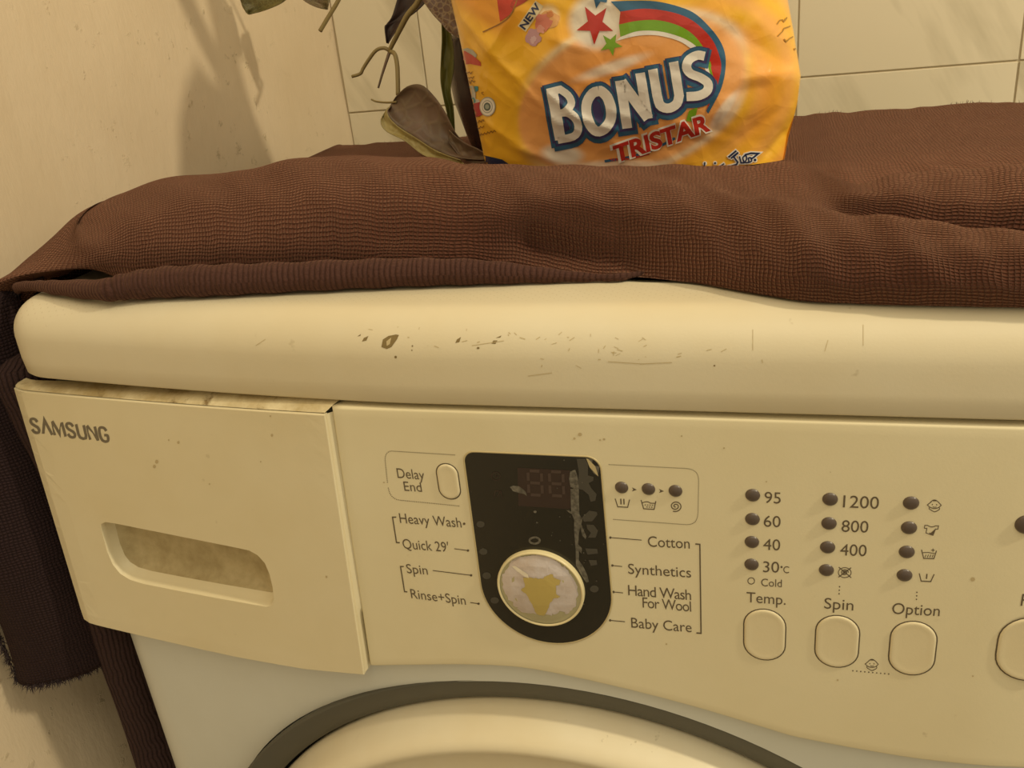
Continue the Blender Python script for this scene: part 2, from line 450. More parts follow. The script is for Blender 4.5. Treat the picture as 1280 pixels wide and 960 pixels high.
# control panel
def interp(tab):
    xs = [a for a, b in tab]; ys = [b for a, b in tab]
    def f(x):
        if x <= xs[0]: return ys[0]
        if x >= xs[-1]: return ys[-1]
        i = max(j for j in range(len(xs)) if xs[j] <= x); t = (x - xs[i]) / (xs[i + 1] - xs[i])
        return ys[i] + t * (ys[i + 1] - ys[i])
    return f
ctl = [(-0.1009, .6494), (-.0720, .6540), (-.0426, .6583), (-.0117, .6602), (.0298, .6556), (.0694, .6486), (.1038, .6405), (.1201, .6372), (.1634, .6341), (.1974, .6348), (.25, .637), (.2965, .6385)]
_c = cat_rom(np.array(ctl), 120); zbot = interp([tuple(p) for p in _c])
def front_plate(name, nx, nz, xl, xr, zt, zb, yf, mat, bev=0.0013, thick=0.014):
    """bowed plate: xl/xr functions of v, zt/zb functions of x, front depth yf(x, z)"""
    us = np.r_[0, 0.004, np.linspace(0, 1, nx)[1:-1], 0.996, 1]; vs = np.linspace(0, 1, nz)
    V = []; Fc = []; idx = {}
    def P(u, v):
        x = xl(v) + (xr(v) - xl(v)) * u; z = zb(x) + (zt(x) - zb(x)) * v
        return x, z
    G = []
    for i in range(nx):
        row = []
        for j in range(nz):
            x, z = P(i / (nx - 1), j / (nz - 1)); row.append((x, yf(x, z), z))
        G.append(row)
    G = np.array(G)
    # rim loops: shrink the outermost front ring inwards for a soft edge, then turn back
    ring = [(i, 0) for i in range(nx)] + [(nx - 1, j) for j in range(1, nz)] + [(i, nz - 1) for i in range(nx - 2, -1, -1)] + [(0, j) for j in range(nz - 2, 0, -1)]
    V = G.reshape(-1, 3).tolist()
    for i in range(nx - 1):
        for j in range(nz - 1):
            a = i * nz + j; Fc.append((a, a + 1, a + nz + 1, a + nz))
    base = [i * nz + j for i, j in ring]; m = len(ring)
    cx, cz = G[:, :, 0].mean(), G[:, :, 2].mean()
    prev = base
    for k, (o, d) in enumerate(((0.35 * bev, 0.08 * bev), (0.75 * bev, 0.4 * bev), (bev, bev), (bev, thick))):
        cur = []
        for (i, j), b in zip(ring, base):
            x, y, z = V[b]; dx = (i == nx - 1) - (i == 0); dz = (j == nz - 1) - (j == 0)
            cur.append(len(V)); V.append([x + dx * o, y + d, z + dz * o])
        for q in range(m):
            Fc.append((prev[q], prev[(q + 1) % m], cur[(q + 1) % m], cur[q]))
        prev = cur
    return V, Fc
PXL = lambda v: -0.1002 + v * (0.0080)
V, Fc = front_plate('control_panel', 90, 40, PXL, lambda v: 0.297, lambda x: 0.8013, zbot, lambda x, z: bow(max(x, 0.0)), m_panel)
panel = from_data('control_panel', V, Fc, m_panel, machine, fix=True)

# detergent drawer front: bowed plate with a handle opening and a pocket behind it
D_TL, D_TR, D_BL, D_BR = (-0.3065, 0.7995), (-0.0985, 0.7985), (-0.3060, 0.6425), (-0.1060, 0.6460)
def dY(x, z):
    u = min(1, max(0, (x + 0.306) / 0.2045)); v = min(1, max(0, (z - 0.645) / 0.1545))
    top = -0.0008 * (1 - u) + 0.0048 * u; bot = 0.0085 * (1 - u) + 0.0066 * u
    y = bow(x) - (bot + (top - bot) * v)
    if x < -0.296: y += min(1.3, (-0.296 - x) / 0.0145) ** 2 * 0.004
    return y
def on_drawer(px, py):
    Y = 0.005
    for _ in range(25):
        p = atY(px, py, Y); Y = 0.5 * Y + 0.5 * dY(p[0], p[2])
    return p
hp = [(126, 660), (126.5, 655), (131, 652.5), (145, 654.5), (200, 665.5), (250, 675.5), (295, 684.5), (311, 688), (322, 694), (331, 704), (337, 718), (341, 735), (342.5, 750), (340, 756.5), (333, 758.5), (318, 756),
      (270, 747.5), (220, 738), (180, 730), (163, 725), (150, 717), (141, 706), (134, 690)]
hole3 = [on_drawer(*p) for p in hp]
hole2 = [(p[0], p[2]) for p in hole3]
# outer edge of the drawer front from its picture corners
oc = [on_drawer(*p) for p in ((7, 481), (405, 519.5), (454, 843), (380, 836), (300, 822), (200, 800), (105, 774))]
for p in oc:
    if p[0] < -0.3088: p[0] = -0.3088; p[1] = dY(p[0], p[2])
oc2 = [(p[0], p[2]) for p in oc]
def dens(pts, step=0.006):
    out = []
    for i in range(len(pts)):
        a = np.array(pts[i]); b = np.array(pts[(i + 1) % len(pts)]); n = max(1, int(np.linalg.norm(b - a) / step))
        out += [tuple(a + (b - a) * k / n) for k in range(n)]
    return out
outer_d = dens(oc2)
bm = plate_with_hole(outer_d, hole2, 0.012)
for v in bm.verts: v.co.y = dY(v.co.x, v.co.z)
for f in bm.faces:
    f.normal_update()
    if f.normal.y > 0: f.normal_flip()
def loops_extrude(bm, pts2, moves):
    """add side walls: pts2 2-D loop, moves list of (scale offset outwards, dy, dz)"""
    P = np.array(pts2); t = np.roll(P, -1, 0) - np.roll(P, 1, 0); t /= np.linalg.norm(t, axis=1)[:, None]; nn = np.c_[t[:, 1], -t[:, 0]]
    area = 0.5 * np.sum(P[:, 0] * np.roll(P[:, 1], -1) - np.roll(P[:, 0], -1) * P[:, 1])
    if area < 0: nn = -nn
    prev = [bm.verts.new((x, dY(x, z), z)) for x, z in P]
    for o, dy, dz in moves:
        cur = [bm.verts.new((x + o * a, dY(x, z) + dy, z + o * b + dz)) for (x, z), (a, b) in zip(P, nn)]
        for i in range(len(P)):
            j = (i + 1) % len(P); bm.faces.new((prev[i], prev[j], cur[j], cur[i]))
        prev = cur
    return prev
loops_extrude(bm, outer_d, [(0.0003, 0.0002, 0), (0.0005, 0.0006, 0), (0.0005, 0.0026, 0)])
bmesh.ops.remove_doubles(bm, verts=bm.verts, dist=0.00002)
drawer = from_bm('detergent_drawer', bm, m_drawer, machine, smooth=False)
bm = bmesh.new()
end = loops_extrude(bm, hole2, [(-0.0006, 0.0008, 0), (-0.0010, 0.0025, 0), (-0.0014, 0.0050, 0.0004), (-0.0030, 0.0078, 0.0006)])
loop_end = [tuple(v.co) for v in end]
for f in bm.faces: pass
pocket = from_bm('handle_recess', bm, m_drawer, drawer)
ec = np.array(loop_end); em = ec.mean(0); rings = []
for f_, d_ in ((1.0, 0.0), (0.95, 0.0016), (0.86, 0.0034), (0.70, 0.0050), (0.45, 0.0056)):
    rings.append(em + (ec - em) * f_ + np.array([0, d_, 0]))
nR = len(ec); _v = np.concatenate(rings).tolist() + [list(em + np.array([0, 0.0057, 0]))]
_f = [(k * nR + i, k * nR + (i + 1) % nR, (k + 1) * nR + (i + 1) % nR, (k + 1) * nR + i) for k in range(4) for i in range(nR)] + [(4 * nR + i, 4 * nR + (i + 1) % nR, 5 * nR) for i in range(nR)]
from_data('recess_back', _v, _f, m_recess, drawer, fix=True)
# sloping top lip of the drawer seen under the lid, grimy
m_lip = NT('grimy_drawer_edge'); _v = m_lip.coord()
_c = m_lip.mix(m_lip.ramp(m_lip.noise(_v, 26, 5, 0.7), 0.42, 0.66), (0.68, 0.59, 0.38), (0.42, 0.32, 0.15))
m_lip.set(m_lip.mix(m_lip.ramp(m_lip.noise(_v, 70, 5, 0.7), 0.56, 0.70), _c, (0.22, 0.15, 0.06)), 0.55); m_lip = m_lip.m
tl = []
for i in range(41):
    u = i / 40; a = np.array(oc[0]) * (1 - u) + np.array(oc[1]) * u; y0 = dY(a[0], a[2])
    dep = 0.0015 + 0.0052 * u
    tl.append([(a[0], y0 + 0.0012, a[2] + 0.0009), (a[0] + 0.0030 * u, y0 + 0.0012 + dep * 0.55, a[2] + 0.0012 + dep * 0.32), (a[0] + 0.0060 * u, y0 + 0.002 + dep, a[2] + 0.0014 + dep * 0.55), (a[0] + 0.0060 * u, y0 + 0.010 + 0.015 * u, a[2] + 0.0016 + dep * 0.6)])
grid_mesh('drawer_lip', np.array(tl), m_lip, drawer, uv=False)
# right flank of the drawer
fl = []
for i in range(31):
    v = i / 30; a = np.array(oc[1]) * (1 - v) + np.array(oc[2]) * v; y0 = dY(a[0], a[2])
    w = 1 if v < 0.74 else max(0.15, 1 - (v - 0.74) / 0.035)
    fl.append([(a[0] + 0.0003, y0 + 0.0020, a[2]), (a[0] + 0.0004 + 0.0010 * w, y0 + 0.0030 + 0.0005 * w, a[2]), (a[0] + 0.0006 + 0.0034 * w, y0 + 0.0052, a[2] + 0.0004), (a[0] + 0.0008 + 0.0040 * w, y0 + 0.0090, a[2] + 0.001), (a[0] + 0.0008 + 0.0040 * w, y0 + 0.026, a[2] + 0.001)])
grid_mesh('drawer_flank', np.array(fl), m_drawer, drawer, uv=False)

# ------------------------------------------------------------------ flat print, laid on the surfaces it is printed on
def bvh_of(objs):
    V = []; Fc = []
    for o in objs:
        b = len(V); V += [v.co.copy() for v in o.data.vertices]; Fc += [tuple(b + i for i in p.vertices) for p in o.data.polygons]
    return BVHTree.FromPolygons(V, Fc)
class Print:
    """2-D artwork traced in picture measure, laid on a real surface a hair above it"""
    def __init__(self, bvh, off=0.00012, step=None):
        self.bvh, self.off, self.step = bvh, off, step; self.bm = bmesh.new()
    def poly(self, pts):
        vs = [self.bm.verts.new((x, y, 0)) for x, y in pts]
        ed = [self.bm.edges.new((vs[i], vs[(i + 1) % len(vs)])) for i in range(len(vs))]
        bmesh.ops.triangle_fill(self.bm, edges=ed, use_beauty=True); return self
    def strip(self, A, B):
        a = [self.bm.verts.new((*p, 0)) for p in A]; b = [self.bm.verts.new((*p, 0)) for p in B]
        for i in range(len(a) - 1): self.bm.faces.new((a[i], a[i + 1], b[i + 1], b[i]))
        return self
    def line(self, pts, w, closed=False, ext=0.0):
        P = np.array(pts, float)
        if closed: P = np.vstack([P, P[:1]])
        if ext and not closed:
            d = P[0] - P[1]; P[0] += d / np.linalg.norm(d) * ext; d = P[-1] - P[-2]; P[-1] += d / np.linalg.norm(d) * ext
        seg = np.diff(P, axis=0); L = np.linalg.norm(seg, axis=1); seg = seg[L > 1e-6] / L[L > 1e-6][:, None]; P = np.vstack([P[:-1][L > 1e-6], P[-1:]])
        nn = np.c_[-seg[:, 1], seg[:, 0]]; m = len(P); A = []; B = []
        for i in range(m):
            if closed: n0, n1 = nn[(i - 1) % (m - 1)], nn[i % (m - 1)]
            else: n0, n1 = nn[max(0, i - 1)], nn[min(m - 2, i)]
            n = n0 + n1; q = n @ n
            n = n1 if q < 0.3 else n * 2 / q
            A.append(P[i] + n * w / 2); B.append(P[i] - n * w / 2)
        return self.strip(A, B)
    def dot(self, c, rx, ry=None, n=14):
        ry = ry or rx
        return self.poly([(c[0] + rx * math.cos(2 * math.pi * i / n), c[1] + ry * math.sin(2 * math.pi * i / n)) for i in range(n)])
    def dotted(self, pts, gap, r):
        P = np.array(pts, float); L = np.r_[0, np.cumsum(np.linalg.norm(np.diff(P, axis=0), axis=1))]
        for s in np.arange(0, L[-1], gap):
            c = (np.interp(s, L, P[:, 0]), np.interp(s, L, P[:, 1])); self.dot(c, r, n=5)
        return self
    def text(self, s, bl, br, cap, off=0.0, up=None, spacing=1.0, shear=0.0):
        T = text_mesh(s, off, spacing, shear); V, Fc = T
        bl, br = np.array(bl, float), np.array(br, float)
        if up is None:
            up = np.array([915.0, 3000.0]) - (bl + br) / 2; up = -up / np.linalg.norm(up) * cap
        ex = br - bl; vs = [self.bm.verts.new((*(bl + ex * u + np.array(up) * v), 0)) for u, v in V]
        for f in Fc:
            try: self.bm.faces.new([vs[i] for i in f])
            except ValueError: pass
        return self
    def done(self, name, mat, parent):
        bm = self.bm
        if self.step:
            bmesh.ops.triangulate(bm, faces=bm.faces[:])
            for ax in (0, 1):
                lo = min(v.co[ax] for v in bm.verts); hi = max(v.co[ax] for v in bm.verts); c = math.ceil(lo / self.step) * self.step + 0.013
                no = Vector((1, 0, 0)) if ax == 0 else Vector((0, 1, 0))
                while c < hi:
                    bmesh.ops.bisect_plane(bm, geom=bm.verts[:] + bm.edges[:] + bm.faces[:], plane_co=no * c, plane_no=no); c += self.step
        o = Vector(CAM); last = None; bad = []
        for v in bm.verts:
            d = Vector(ray(v.co.x, v.co.y)).normalized()
            if callable(self.bvh): hit, n = Vector(self.bvh(v.co.x, v.co.y)), Vector((0, -1, 0))
            else: hit, n, i, dist = self.bvh.ray_cast(o, d)
            if hit is None:
                bad.append(v); continue
            if n.dot(d) > 0: n = -n
            v.co = hit + n * self.off
        if bad: bmesh.ops.delete(bm, geom=bad, context='VERTS')
        bm.normal_update()
        for f in bm.faces:
            if f.normal.dot(f.calc_center_median() - o) > 0: f.normal_flip()
        return from_bm(name, bm, mat, parent, smooth=False, fix=False)
_tc = {}
def text_mesh(s, off, spacing, shear):
    key = (s, off, spacing, shear)
    if key in _tc: return _tc[key]
    def raw(t):
        cu = bpy.data.curves.new('lettering_curve', 'FONT'); cu.body = t; cu.offset = off; cu.space_character = spacing; cu.shear = shear; cu.resolution_u = 4
        ob = bpy.data.objects.new('lettering_curve', cu); COL.objects.link(ob)
        me = bpy.data.meshes.new_from_object(ob.evaluated_get(bpy.context.evaluated_depsgraph_get()))
        V = [tuple(v.co[:2]) for v in me.vertices]; Fc = [tuple(p.vertices) for p in me.polygons]
        bpy.data.objects.remove(ob); bpy.data.curves.remove(cu); bpy.data.meshes.remove(me); return V, Fc
    V, Fc = raw(s); H, _ = raw('H'); hy0 = min(v[1] for v in H); hy1 = max(v[1] for v in H)
    x0 = min(v[0] for v in V); x1 = max(v[0] for v in V)
    _tc[key] = ([((x - x0) / (x1 - x0), (y - hy0) / (hy1 - hy0)) for x, y in V], Fc); return _tc[key]
# ------------------------------------------------------------------ what is on the control panel
bp = bvh_of([panel])
def on_panel(x, y, lift=0.0):
    p = atY(x, y, 0.0); return np.array([p[0], -lift, p[2]])
def stadium(cx, cz, w, h, n=14, lean=0.0):
    r = w / 2; pts = []
    for i in range(n + 1):
        a = math.pi * i / n; pts.append((cx + r * math.cos(a), cz + (h / 2 - r) + r * math.sin(a)))
    for i in range(n + 1):
        a = math.pi + math.pi * i / n; pts.append((cx + r * math.cos(a), cz - (h / 2 - r) + r * math.sin(a)))
    return pts
def domed(name, pts, prof, mat, parent, cap=True):
    """outline pts (x, z); prof list of (grow, y)"""
    P = np.array(pts); t = np.roll(P, -1, 0) - np.roll(P, 1, 0); t /= np.linalg.norm(t, axis=1)[:, None]; nn = np.c_[t[:, 1], -t[:, 0]]
    if 0.5 * np.sum(P[:, 0] * np.roll(P[:, 1], -1) - np.roll(P[:, 0], -1) * P[:, 1]) < 0: nn = -nn
    V = []; Fc = []; m = len(P)
    for g, y in prof:
        for (x, z), (a, b) in zip(P, nn): V.append((x + g * a, y, z + g * b))
    for k in range(len(prof) - 1):
        for i in range(m):
            j = (i + 1) % m; Fc.append((k * m + i, k * m + j, (k + 1) * m + j, (k + 1) * m + i))
    if cap: Fc.append(tuple(range((len(prof) - 1) * m, len(prof) * m)))
    return from_data(name, V, Fc, mat, parent, fix=True)
def push_button(px, py, w, h):
    c = on_panel(px, py); pts = stadium(c[0], c[2], w, h)
    b = domed('button', pts, [(0.0, 0.0), (-0.0001, -0.0002), (-0.0005, -0.0006), (-0.0011, -0.0007), (-0.0024, -0.00055), (-0.0040, -0.0005)], m_button, panel)
    domed('button_groove', pts, [(0.0005, -0.00006), (0.0004, -0.00012), (-0.0003, -0.00012)], m_groove, b, cap=False)
    return b
push_button(560.6, 601.8, 0.0103, 0.0185)
push_button(955.6, 793.5, 0.0176, 0.0280)
push_button(1046.2, 802.0, 0.0176, 0.0280)
push_button(1140.6, 810.5, 0.0178, 0.0284)
push_button(1287.5, 812.0, 0.0240, 0.0320)

LED = [(777, 609.3), (810.5, 611.3), (844.3, 613.6), (940.8, 619), (940.5, 648.8), (939.8, 677.4), (939.4, 705.5), (1037.6, 624), (1036.2, 654.2), (1034.5, 684), (1033, 712.6),
       (1138.8, 628.7), (1136.2, 659.6), (1133.4, 689.8), (1130.6, 719), (1283.5, 656)]
for k, (x, y) in enumerate(LED):
    c = on_panel(x, y); r = 0.00275 if k < 3 else (0.00285 if k < 15 else 0.004)
    ring = [(c[0] + r * math.cos(2 * math.pi * i / 24), c[2] + r * math.sin(2 * math.pi * i / 24)) for i in range(24)]
    domed('indicator_lens', ring, [(0.00025, 0.0002), (0.0001, -0.0003), (-0.0003, -0.0007), (-0.0010, -0.0011), (-0.0019, -0.0013)], m_led, panel)

def P(**kw): return Print(bp, **kw)
def word(s, bl, br, cap, off=0.0, spacing=1.0, mat=None, name='lettering'):
    P().text(s, bl, br, cap, off, None, spacing).done(name, mat or m_ink, panel)
word('Delay', (497.3, 597.2), (531.2, 599.6), 12.3)
word('End', (505.8, 613.3), (527.8, 614.7), 11.8)
word('Heavy Wash', (500.3, 653.5), (577.3, 659.3), 12.3)
word('Quick 29\u2032', (504.3, 685.5), (562, 690), 12.3)
word('Spin', (509, 716.2), (535.2, 718.2), 11.6)
word('Rinse+Spin', (514.3, 747.4), (582.7, 756), 11.6)
word('Cotton', (810, 683), (862.3, 685.6), 13)
word('Synthetics', (785.4, 717), (864, 721.8), 12.6)
word('Hand Wash', (785.4, 743.8), (864, 750), 12.8, spacing=0.9)
word('For Wool', (803.4, 759.2), (864, 764.4), 12.8, spacing=0.9)
word('Baby Care', (789.2, 784.2), (864.7, 790.2), 12.4)
word('95', (955.5, 628.4), (975.8, 629.4), 13.8)
word('60', (954.6, 658), (975.6, 659), 13.8)
word('40', (954, 687), (975.1, 688), 13.6)
word('30', (953.7, 714.9), (973.8, 715.7), 13.4)
word('C', (979, 716), (986.2, 716.4), 8.4)
word('Cold', (951.3, 732.4), (977.2, 733.8), 9.4)
word('Temp.', (933, 752.4), (982, 755.9), 12.6)
word('1200', (1053.5, 634), (1098.2, 636), 15)
word('800', (1051.6, 664.5), (1085, 665.7), 14.4)
word('400', (1049.8, 694), (1082.8, 695.2), 14.2)
word('Spin', (1030, 760.3), (1066.5, 763), 13.2)
word('Option', (1114.6, 767), (1174.2, 770), 13.6)
word('P', (1275.5, 757), (1285, 757.7), 15)
# brackets, leaders, dotted frames
P().line([(495.5, 646.3), (490.7, 646.3), (495.7, 678), (499.8, 678.3)], 1.5).done('bracket', m_ink, panel)
P().line([(504.8, 708), (500.7, 708), (505.7, 739.4), (509.3, 739.7)], 1.5).done('bracket', m_ink, panel)
P().line([(869.2, 679.8), (874.8, 680.3), (876.3, 791.5), (870.5, 791)], 1.7).done('bracket', m_ink, panel)
P().dot((580.2, 654.6), 1.6).done('leader_dot', m_ink, panel)
def leader(a, b, dot_at):
    p = P().line([a, b], 1.0); p.dot(dot_at, 1.5); p.done('leader_line', m_ink, panel)
leader((568, 685.8), (585, 688), (585, 688)); leader((541, 713), (589, 719), (589, 719)); leader((588, 753), (598.3, 754.5), (598.3, 754.5))
leader((763, 671.8), (802, 675), (763, 671.8)); leader((765.5, 706.7), (777.7, 708), (765.5, 706.7)); leader((767, 739.8), (778.8, 741), (767, 739.8)); leader((762.7, 775.3), (781.3, 777), (762.7, 775.3))
def arcpts(a, c, b, n=8):
    a, b, c = map(np.array, (a, b, c)); return [tuple((1 - t) ** 2 * a + 2 * t * (1 - t) * c + t * t * b) for t in np.linspace(0, 1, n)]
P().dotted([(568, 568.5), (494, 564)] + arcpts((490, 563.7), (481, 564), (481.5, 576)) + [(484.5, 604)], 2.3, 0.72).done('dotted_frame', m_ink_light, panel)
P().dotted(arcpts((485.5, 610), (487.5, 623), (499, 625)) + [(575.5, 632.5)], 2.3, 0.72).done('dotted_frame', m_ink_light, panel)
P().dotted([(761.6, 580.6), (856, 585.4)] + arcpts((858.6, 585.6), (873.5, 586.5), (873.3, 601)) + [(872.5, 640)] + arcpts((872.3, 642), (872, 656.5), (857, 655.6)) + [(765, 649)], 2.3, 0.72).done('dotted_frame', m_ink_light, panel)
P().dotted([(1066, 838.3), (1111, 842.3)], 5.0, 1.0).done('dotted_line', m_ink, panel)
for cx, cy in ((1049.4, 735), (1146.1, 742)):
    P().dotted([(cx, cy - 1.8), (cx - 0.6, cy + 7.4)], 4.4, 1.0).done('dotted_line', m_ink, panel)
P().dot((976.9, 708.6), 1.4).done('degree_mark', m_ink, panel)
P().line([(939 + 4.2 * math.cos(a), 726 + 4.0 * math.sin(a)) for a in np.linspace(0, 2 * math.pi, 20)[:-1]], 1.0, closed=True).done('cold_ring', m_ink, panel)
for cx, cy in ((793.0, 611.7), (826.8, 613.6)):
    P().poly([(cx - 3, cy - 2.6), (cx + 3.2, cy + 0.3), (cx - 3, cy + 2.4), (cx - 1.4, cy)]).done('arrow_mark', m_ink, panel)
def icon(fn): 
    p = P(); fn(p); p.done('icon', m_ink, panel)
def i_prewash(p): p.line([(769, 623.2), (772.2, 633.3), (784.6, 634), (787, 624.3)], 1.2); p.line([(776, 623.3), (776.3, 630.3)], 1.6); p.line([(779.8, 623.5), (780.1, 630.4)], 1.6)
def i_wash(p):
    p.line([(801.4, 625), (804.6, 635.8), (817.6, 636.6), (819.8, 626.3)], 1.2); p.line(arcpts((803, 628.4), (809, 625.5), (813, 628.8)) + [(818.8, 629)], 1.1)
    for k in range(4): p.line([(805.8 + 3 * k, 630.9 + .15 * k), (807.4 + 3 * k, 631 + .15 * k)], 1.2)
    for k in range(3): p.line([(808 + 3 * k, 633.5 + .15 * k), (809.6 + 3 * k, 633.6 + .15 * k)], 1.2)
def i_spin(p): p.line([(844.4 + (0.9 + r * 7.0) * math.cos(a), 632.6 + (0.8 + r * 6.0) * math.sin(a)) for r, a in zip(np.linspace(0, 1, 44), np.linspace(1.2, 1.2 + 4.25 * math.pi, 44))], 1.25)
def i_baby(cx, cy, s):
    def f(p):
        p.line([(cx - 4.5 * s, cy - 4 * s)] + arcpts((cx - 4 * s, cy - 4.8 * s), (cx, cy - 9 * s), (cx + 4.6 * s, cy - 4.4 * s)) + [(cx + 8.5 * s, cy - 0.3 * s)] + arcpts((cx + 6 * s, cy + 2.3 * s), (cx, cy + 5.6 * s), (cx - 6 * s, cy + 2.0 * s)) + [(cx - 8.8 * s, cy - 0.6 * s)], 1.0 * s, closed=True)
        p.line(arcpts((cx - 6.6 * s, cy + 2.6 * s), (cx - 7 * s, cy + 4.6 * s), (cx - 4 * s, cy + 6 * s)) + arcpts((cx - 3.6 * s, cy + 6.2 * s), (cx, cy + 9.4 * s), (cx + 4 * s, cy + 6.4 * s)) + arcpts((cx + 4.4 * s, cy + 6.3 * s), (cx + 7 * s, cy + 5 * s), (cx + 6.4 * s, cy + 3 * s)), 1.0 * s)
        p.line([(cx - 2 * s, cy - 6 * s), (cx + 2.6 * s, cy - 5.8 * s)], 1.3 * s)
        p.dot((cx - 2.6 * s, cy - 1 * s), 0.8 * s, n=6); p.dot((cx + 2.8 * s, cy - .8 * s), 0.8 * s, n=6); p.line(arcpts((cx - 2.2 * s, cy + 1.6 * s), (cx + .2 * s, cy + 3 * s), (cx + 2.6 * s, cy + 1.8 * s)), 0.8 * s)
    return f
def i_shirt(p):
    p.line([(1156, 656.5)] + arcpts((1159.5, 656.6), (1164.6, 660), (1169, 657.2)) + [(1173.2, 657.2), (1172.2, 661.4), (1169.4, 661.2), (1166.2, 669), (1157.4, 666), (1158.6, 660.5), (1155.4, 660)], 1.0, closed=True)
    p.poly([(1161, 665.4), (1163.5, 666), (1169.4, 660.6), (1166.4, 669.4), (1163.8, 668.6)])
def i_tub(p):
    p.line([(1151.8, 687), (1154.6, 697.8), (1167.2, 698.2), (1170.6, 688.2)], 1.2); p.line([(1153.4, 690.6), (1160, 690.4), (1169.4, 692)], 0.9)
    for k in range(4): p.line([(1156 + 3 * k, 696.6), (1157.6 + 3 * k, 693.2)], 0.9)
    p.line([(1164, 687.5), (1168.4, 687.7)], .9); p.line([(1166.2, 685.5), (1166.1, 689.6)], .9)
def i_tub1(p): p.line([(1149, 716.6), (1151.4, 726.2), (1163.4, 726.8), (1167.6, 717.6)], 1.3); p.line([(1158.6, 717.2), (1158, 723.4)], 1.7)
def i_nospin(p):
    p.line([(1055.9 + 8 * math.cos(a), 715.6 + 6.2 * math.sin(a)) for a in np.linspace(0, 2 * math.pi, 26)[:-1]], 1.0, closed=True)
    p.line([(1055.7 + (.6 + r * 4.4) * math.cos(a), 715.6 + (.5 + 3.4 * r) * math.sin(a)) for r, a in zip(np.linspace(0, 1, 26), np.linspace(0, 4 * math.pi, 26))], 1.1)
    p.line([(1048.4, 708.8), (1064, 722)], 1.2); p.line([(1064, 709.4), (1048, 721.4)], 1.2)
for f in (i_prewash, i_wash, i_spin, i_baby(1168, 631.6, 1.0), i_baby(1089.8, 830.4, 0.95), i_shirt, i_tub, i_tub1, i_nospin): icon(f)

# display: black lens in a thin pale rim, seven-segment window, tape residue
tlc, trc, bot = on_panel(580.5, 565.5), on_panel(748.8, 572.5), on_panel(681, 801.5)
xl, xr, zt = tlc[0], trc[0], 0.5 * (tlc[2] + trc[2])
rad = (xr - xl) / 2 + 0.0006; ccx = (xl + xr) / 2 + 0.0004; ccz = bot[2] + rad
dpts = []
for a in np.linspace(-math.pi, 0, 40): dpts.append((ccx + rad * math.cos(a), ccz + rad * math.sin(a)))
for (qx, qz, a0) in ((xr - 0.0058, zt - 0.0058, 0), (xl + 0.0048, zt - 0.0048, math.pi / 2)):
    rr_ = 0.0058 if a0 == 0 else 0.0048
    for a in np.linspace(a0, a0 + math.pi / 2, 9): dpts.append((qx + rr_ * math.cos(a), qz + rr_ * math.sin(a)))
m_disprim = plain('display_rim', (0.50, 0.41, 0.22), 0.3)
display = domed('display', dpts, [(0.0004, 0.0), (0.0003, -0.00025), (-0.0002, -0.00030)], m_display, machine)
domed('display_rim', dpts, [(0.0011, -0.00005), (0.0010, -0.0004), (0.0006, -0.0005), (0.0003, -0.0003)], m_disprim, display, cap=False)
bd = bvh_of([display])
def D(off=0.00008): return Print(bd, off=off)
D().poly([(646.8, 584.5), (708, 587.6), (712.6, 588.4), (714, 634.5), (711, 636.4), (648, 632.2)]).done('segment_window', m_window, display)
for x0, y0 in ((658, 586.2), (684.8, 587.2)):
    q = D(0.00014)
    w, h, t = 20.5, 33.5, 3.6
    def seg(a, b): q.line([a, b], t)
    sx = lambda x, y: (x0 + x + y * 0.045, y0 + y + x * 0.06)
    for y in (1.8, h / 2, h - 1.8): seg(sx(4.2, y), sx(w - 4.2, y))
    for x in (1.8, w - 1.8):
        seg(sx(x, 4.2), sx(x, h / 2 - 2.4)); seg(sx(x, h / 2 + 2.4), sx(x, h - 4.2))
    q.done('seven_segment_digit', m_digit, display)
q = D(0.00014); q.line([(620 + 5.4 * math.cos(a), 595 + 5.2 * math.sin(a)) for a in np.linspace(0, 2 * math.pi, 18)[:-1]], 1.0, closed=True); q.line([(620, 592), (620, 595.4), (622.6, 595.6)], 0.9); q.done('clock_icon', m_window, display)
q = D(0.00014); q.line([(617, 622), (619.5, 613.5), (626.5, 614), (628, 622.4)], 1.0); q.line([(621, 620.6), (625.4, 615.2)], 1.0); q.done('lock_icon', m_window, display)
for x, y, rx, ry in ((600.8, 655.2, 5.2, 4.2), (604.3, 689.3, 5.2, 4.2), (608.5, 719.4, 5.4, 4.4), (618.4, 750.2, 5.4, 4.2), (743, 736, 5.6, 4.4)):
    D(0.0001).dot((x, y), rx, ry, 12).done('indicator_window', m_residue_dim, display)
for x, y, w, h in ((739.5, 689.2, 16, 8), (741.2, 703.4, 11, 7.6)):
    D(0.0001).poly([(x - w / 2, y - h / 2), (x + w / 2 - 1, y - h / 2 + .6), (x + w / 2, y + h / 2 - 1.5), (x - w / 2 + 3, y + h / 2)]).done('indicator_window', m_residue_dim, display)
def c6(pts, ox=680, oy=560, s=6.0): return [(ox + x / s, oy + y / s) for x, y in pts]
res_dim = [[(245, 80), (310, 78), (330, 120), (330, 205), (372, 215), (370, 245), (335, 262), (355, 300), (395, 345), (385, 395), (350, 402), (335, 350), (290, 312), (255, 305), (262, 180)],
           [(285, 520), (340, 468), (398, 478), (400, 500), (362, 548), (300, 552)], [(318, 572), (372, 575), (406, 618), (388, 670), (330, 672), (352, 635), (325, 605)],
           [(318, 80), (350, 78), (400, 108), (415, 150), (405, 210), (372, 190), (340, 140)]]
for p_ in res_dim: D(0.00012).poly(c6(p_)).done('tape_residue', m_residue_dim if p_ is not res_dim[3] else m_residue, display)
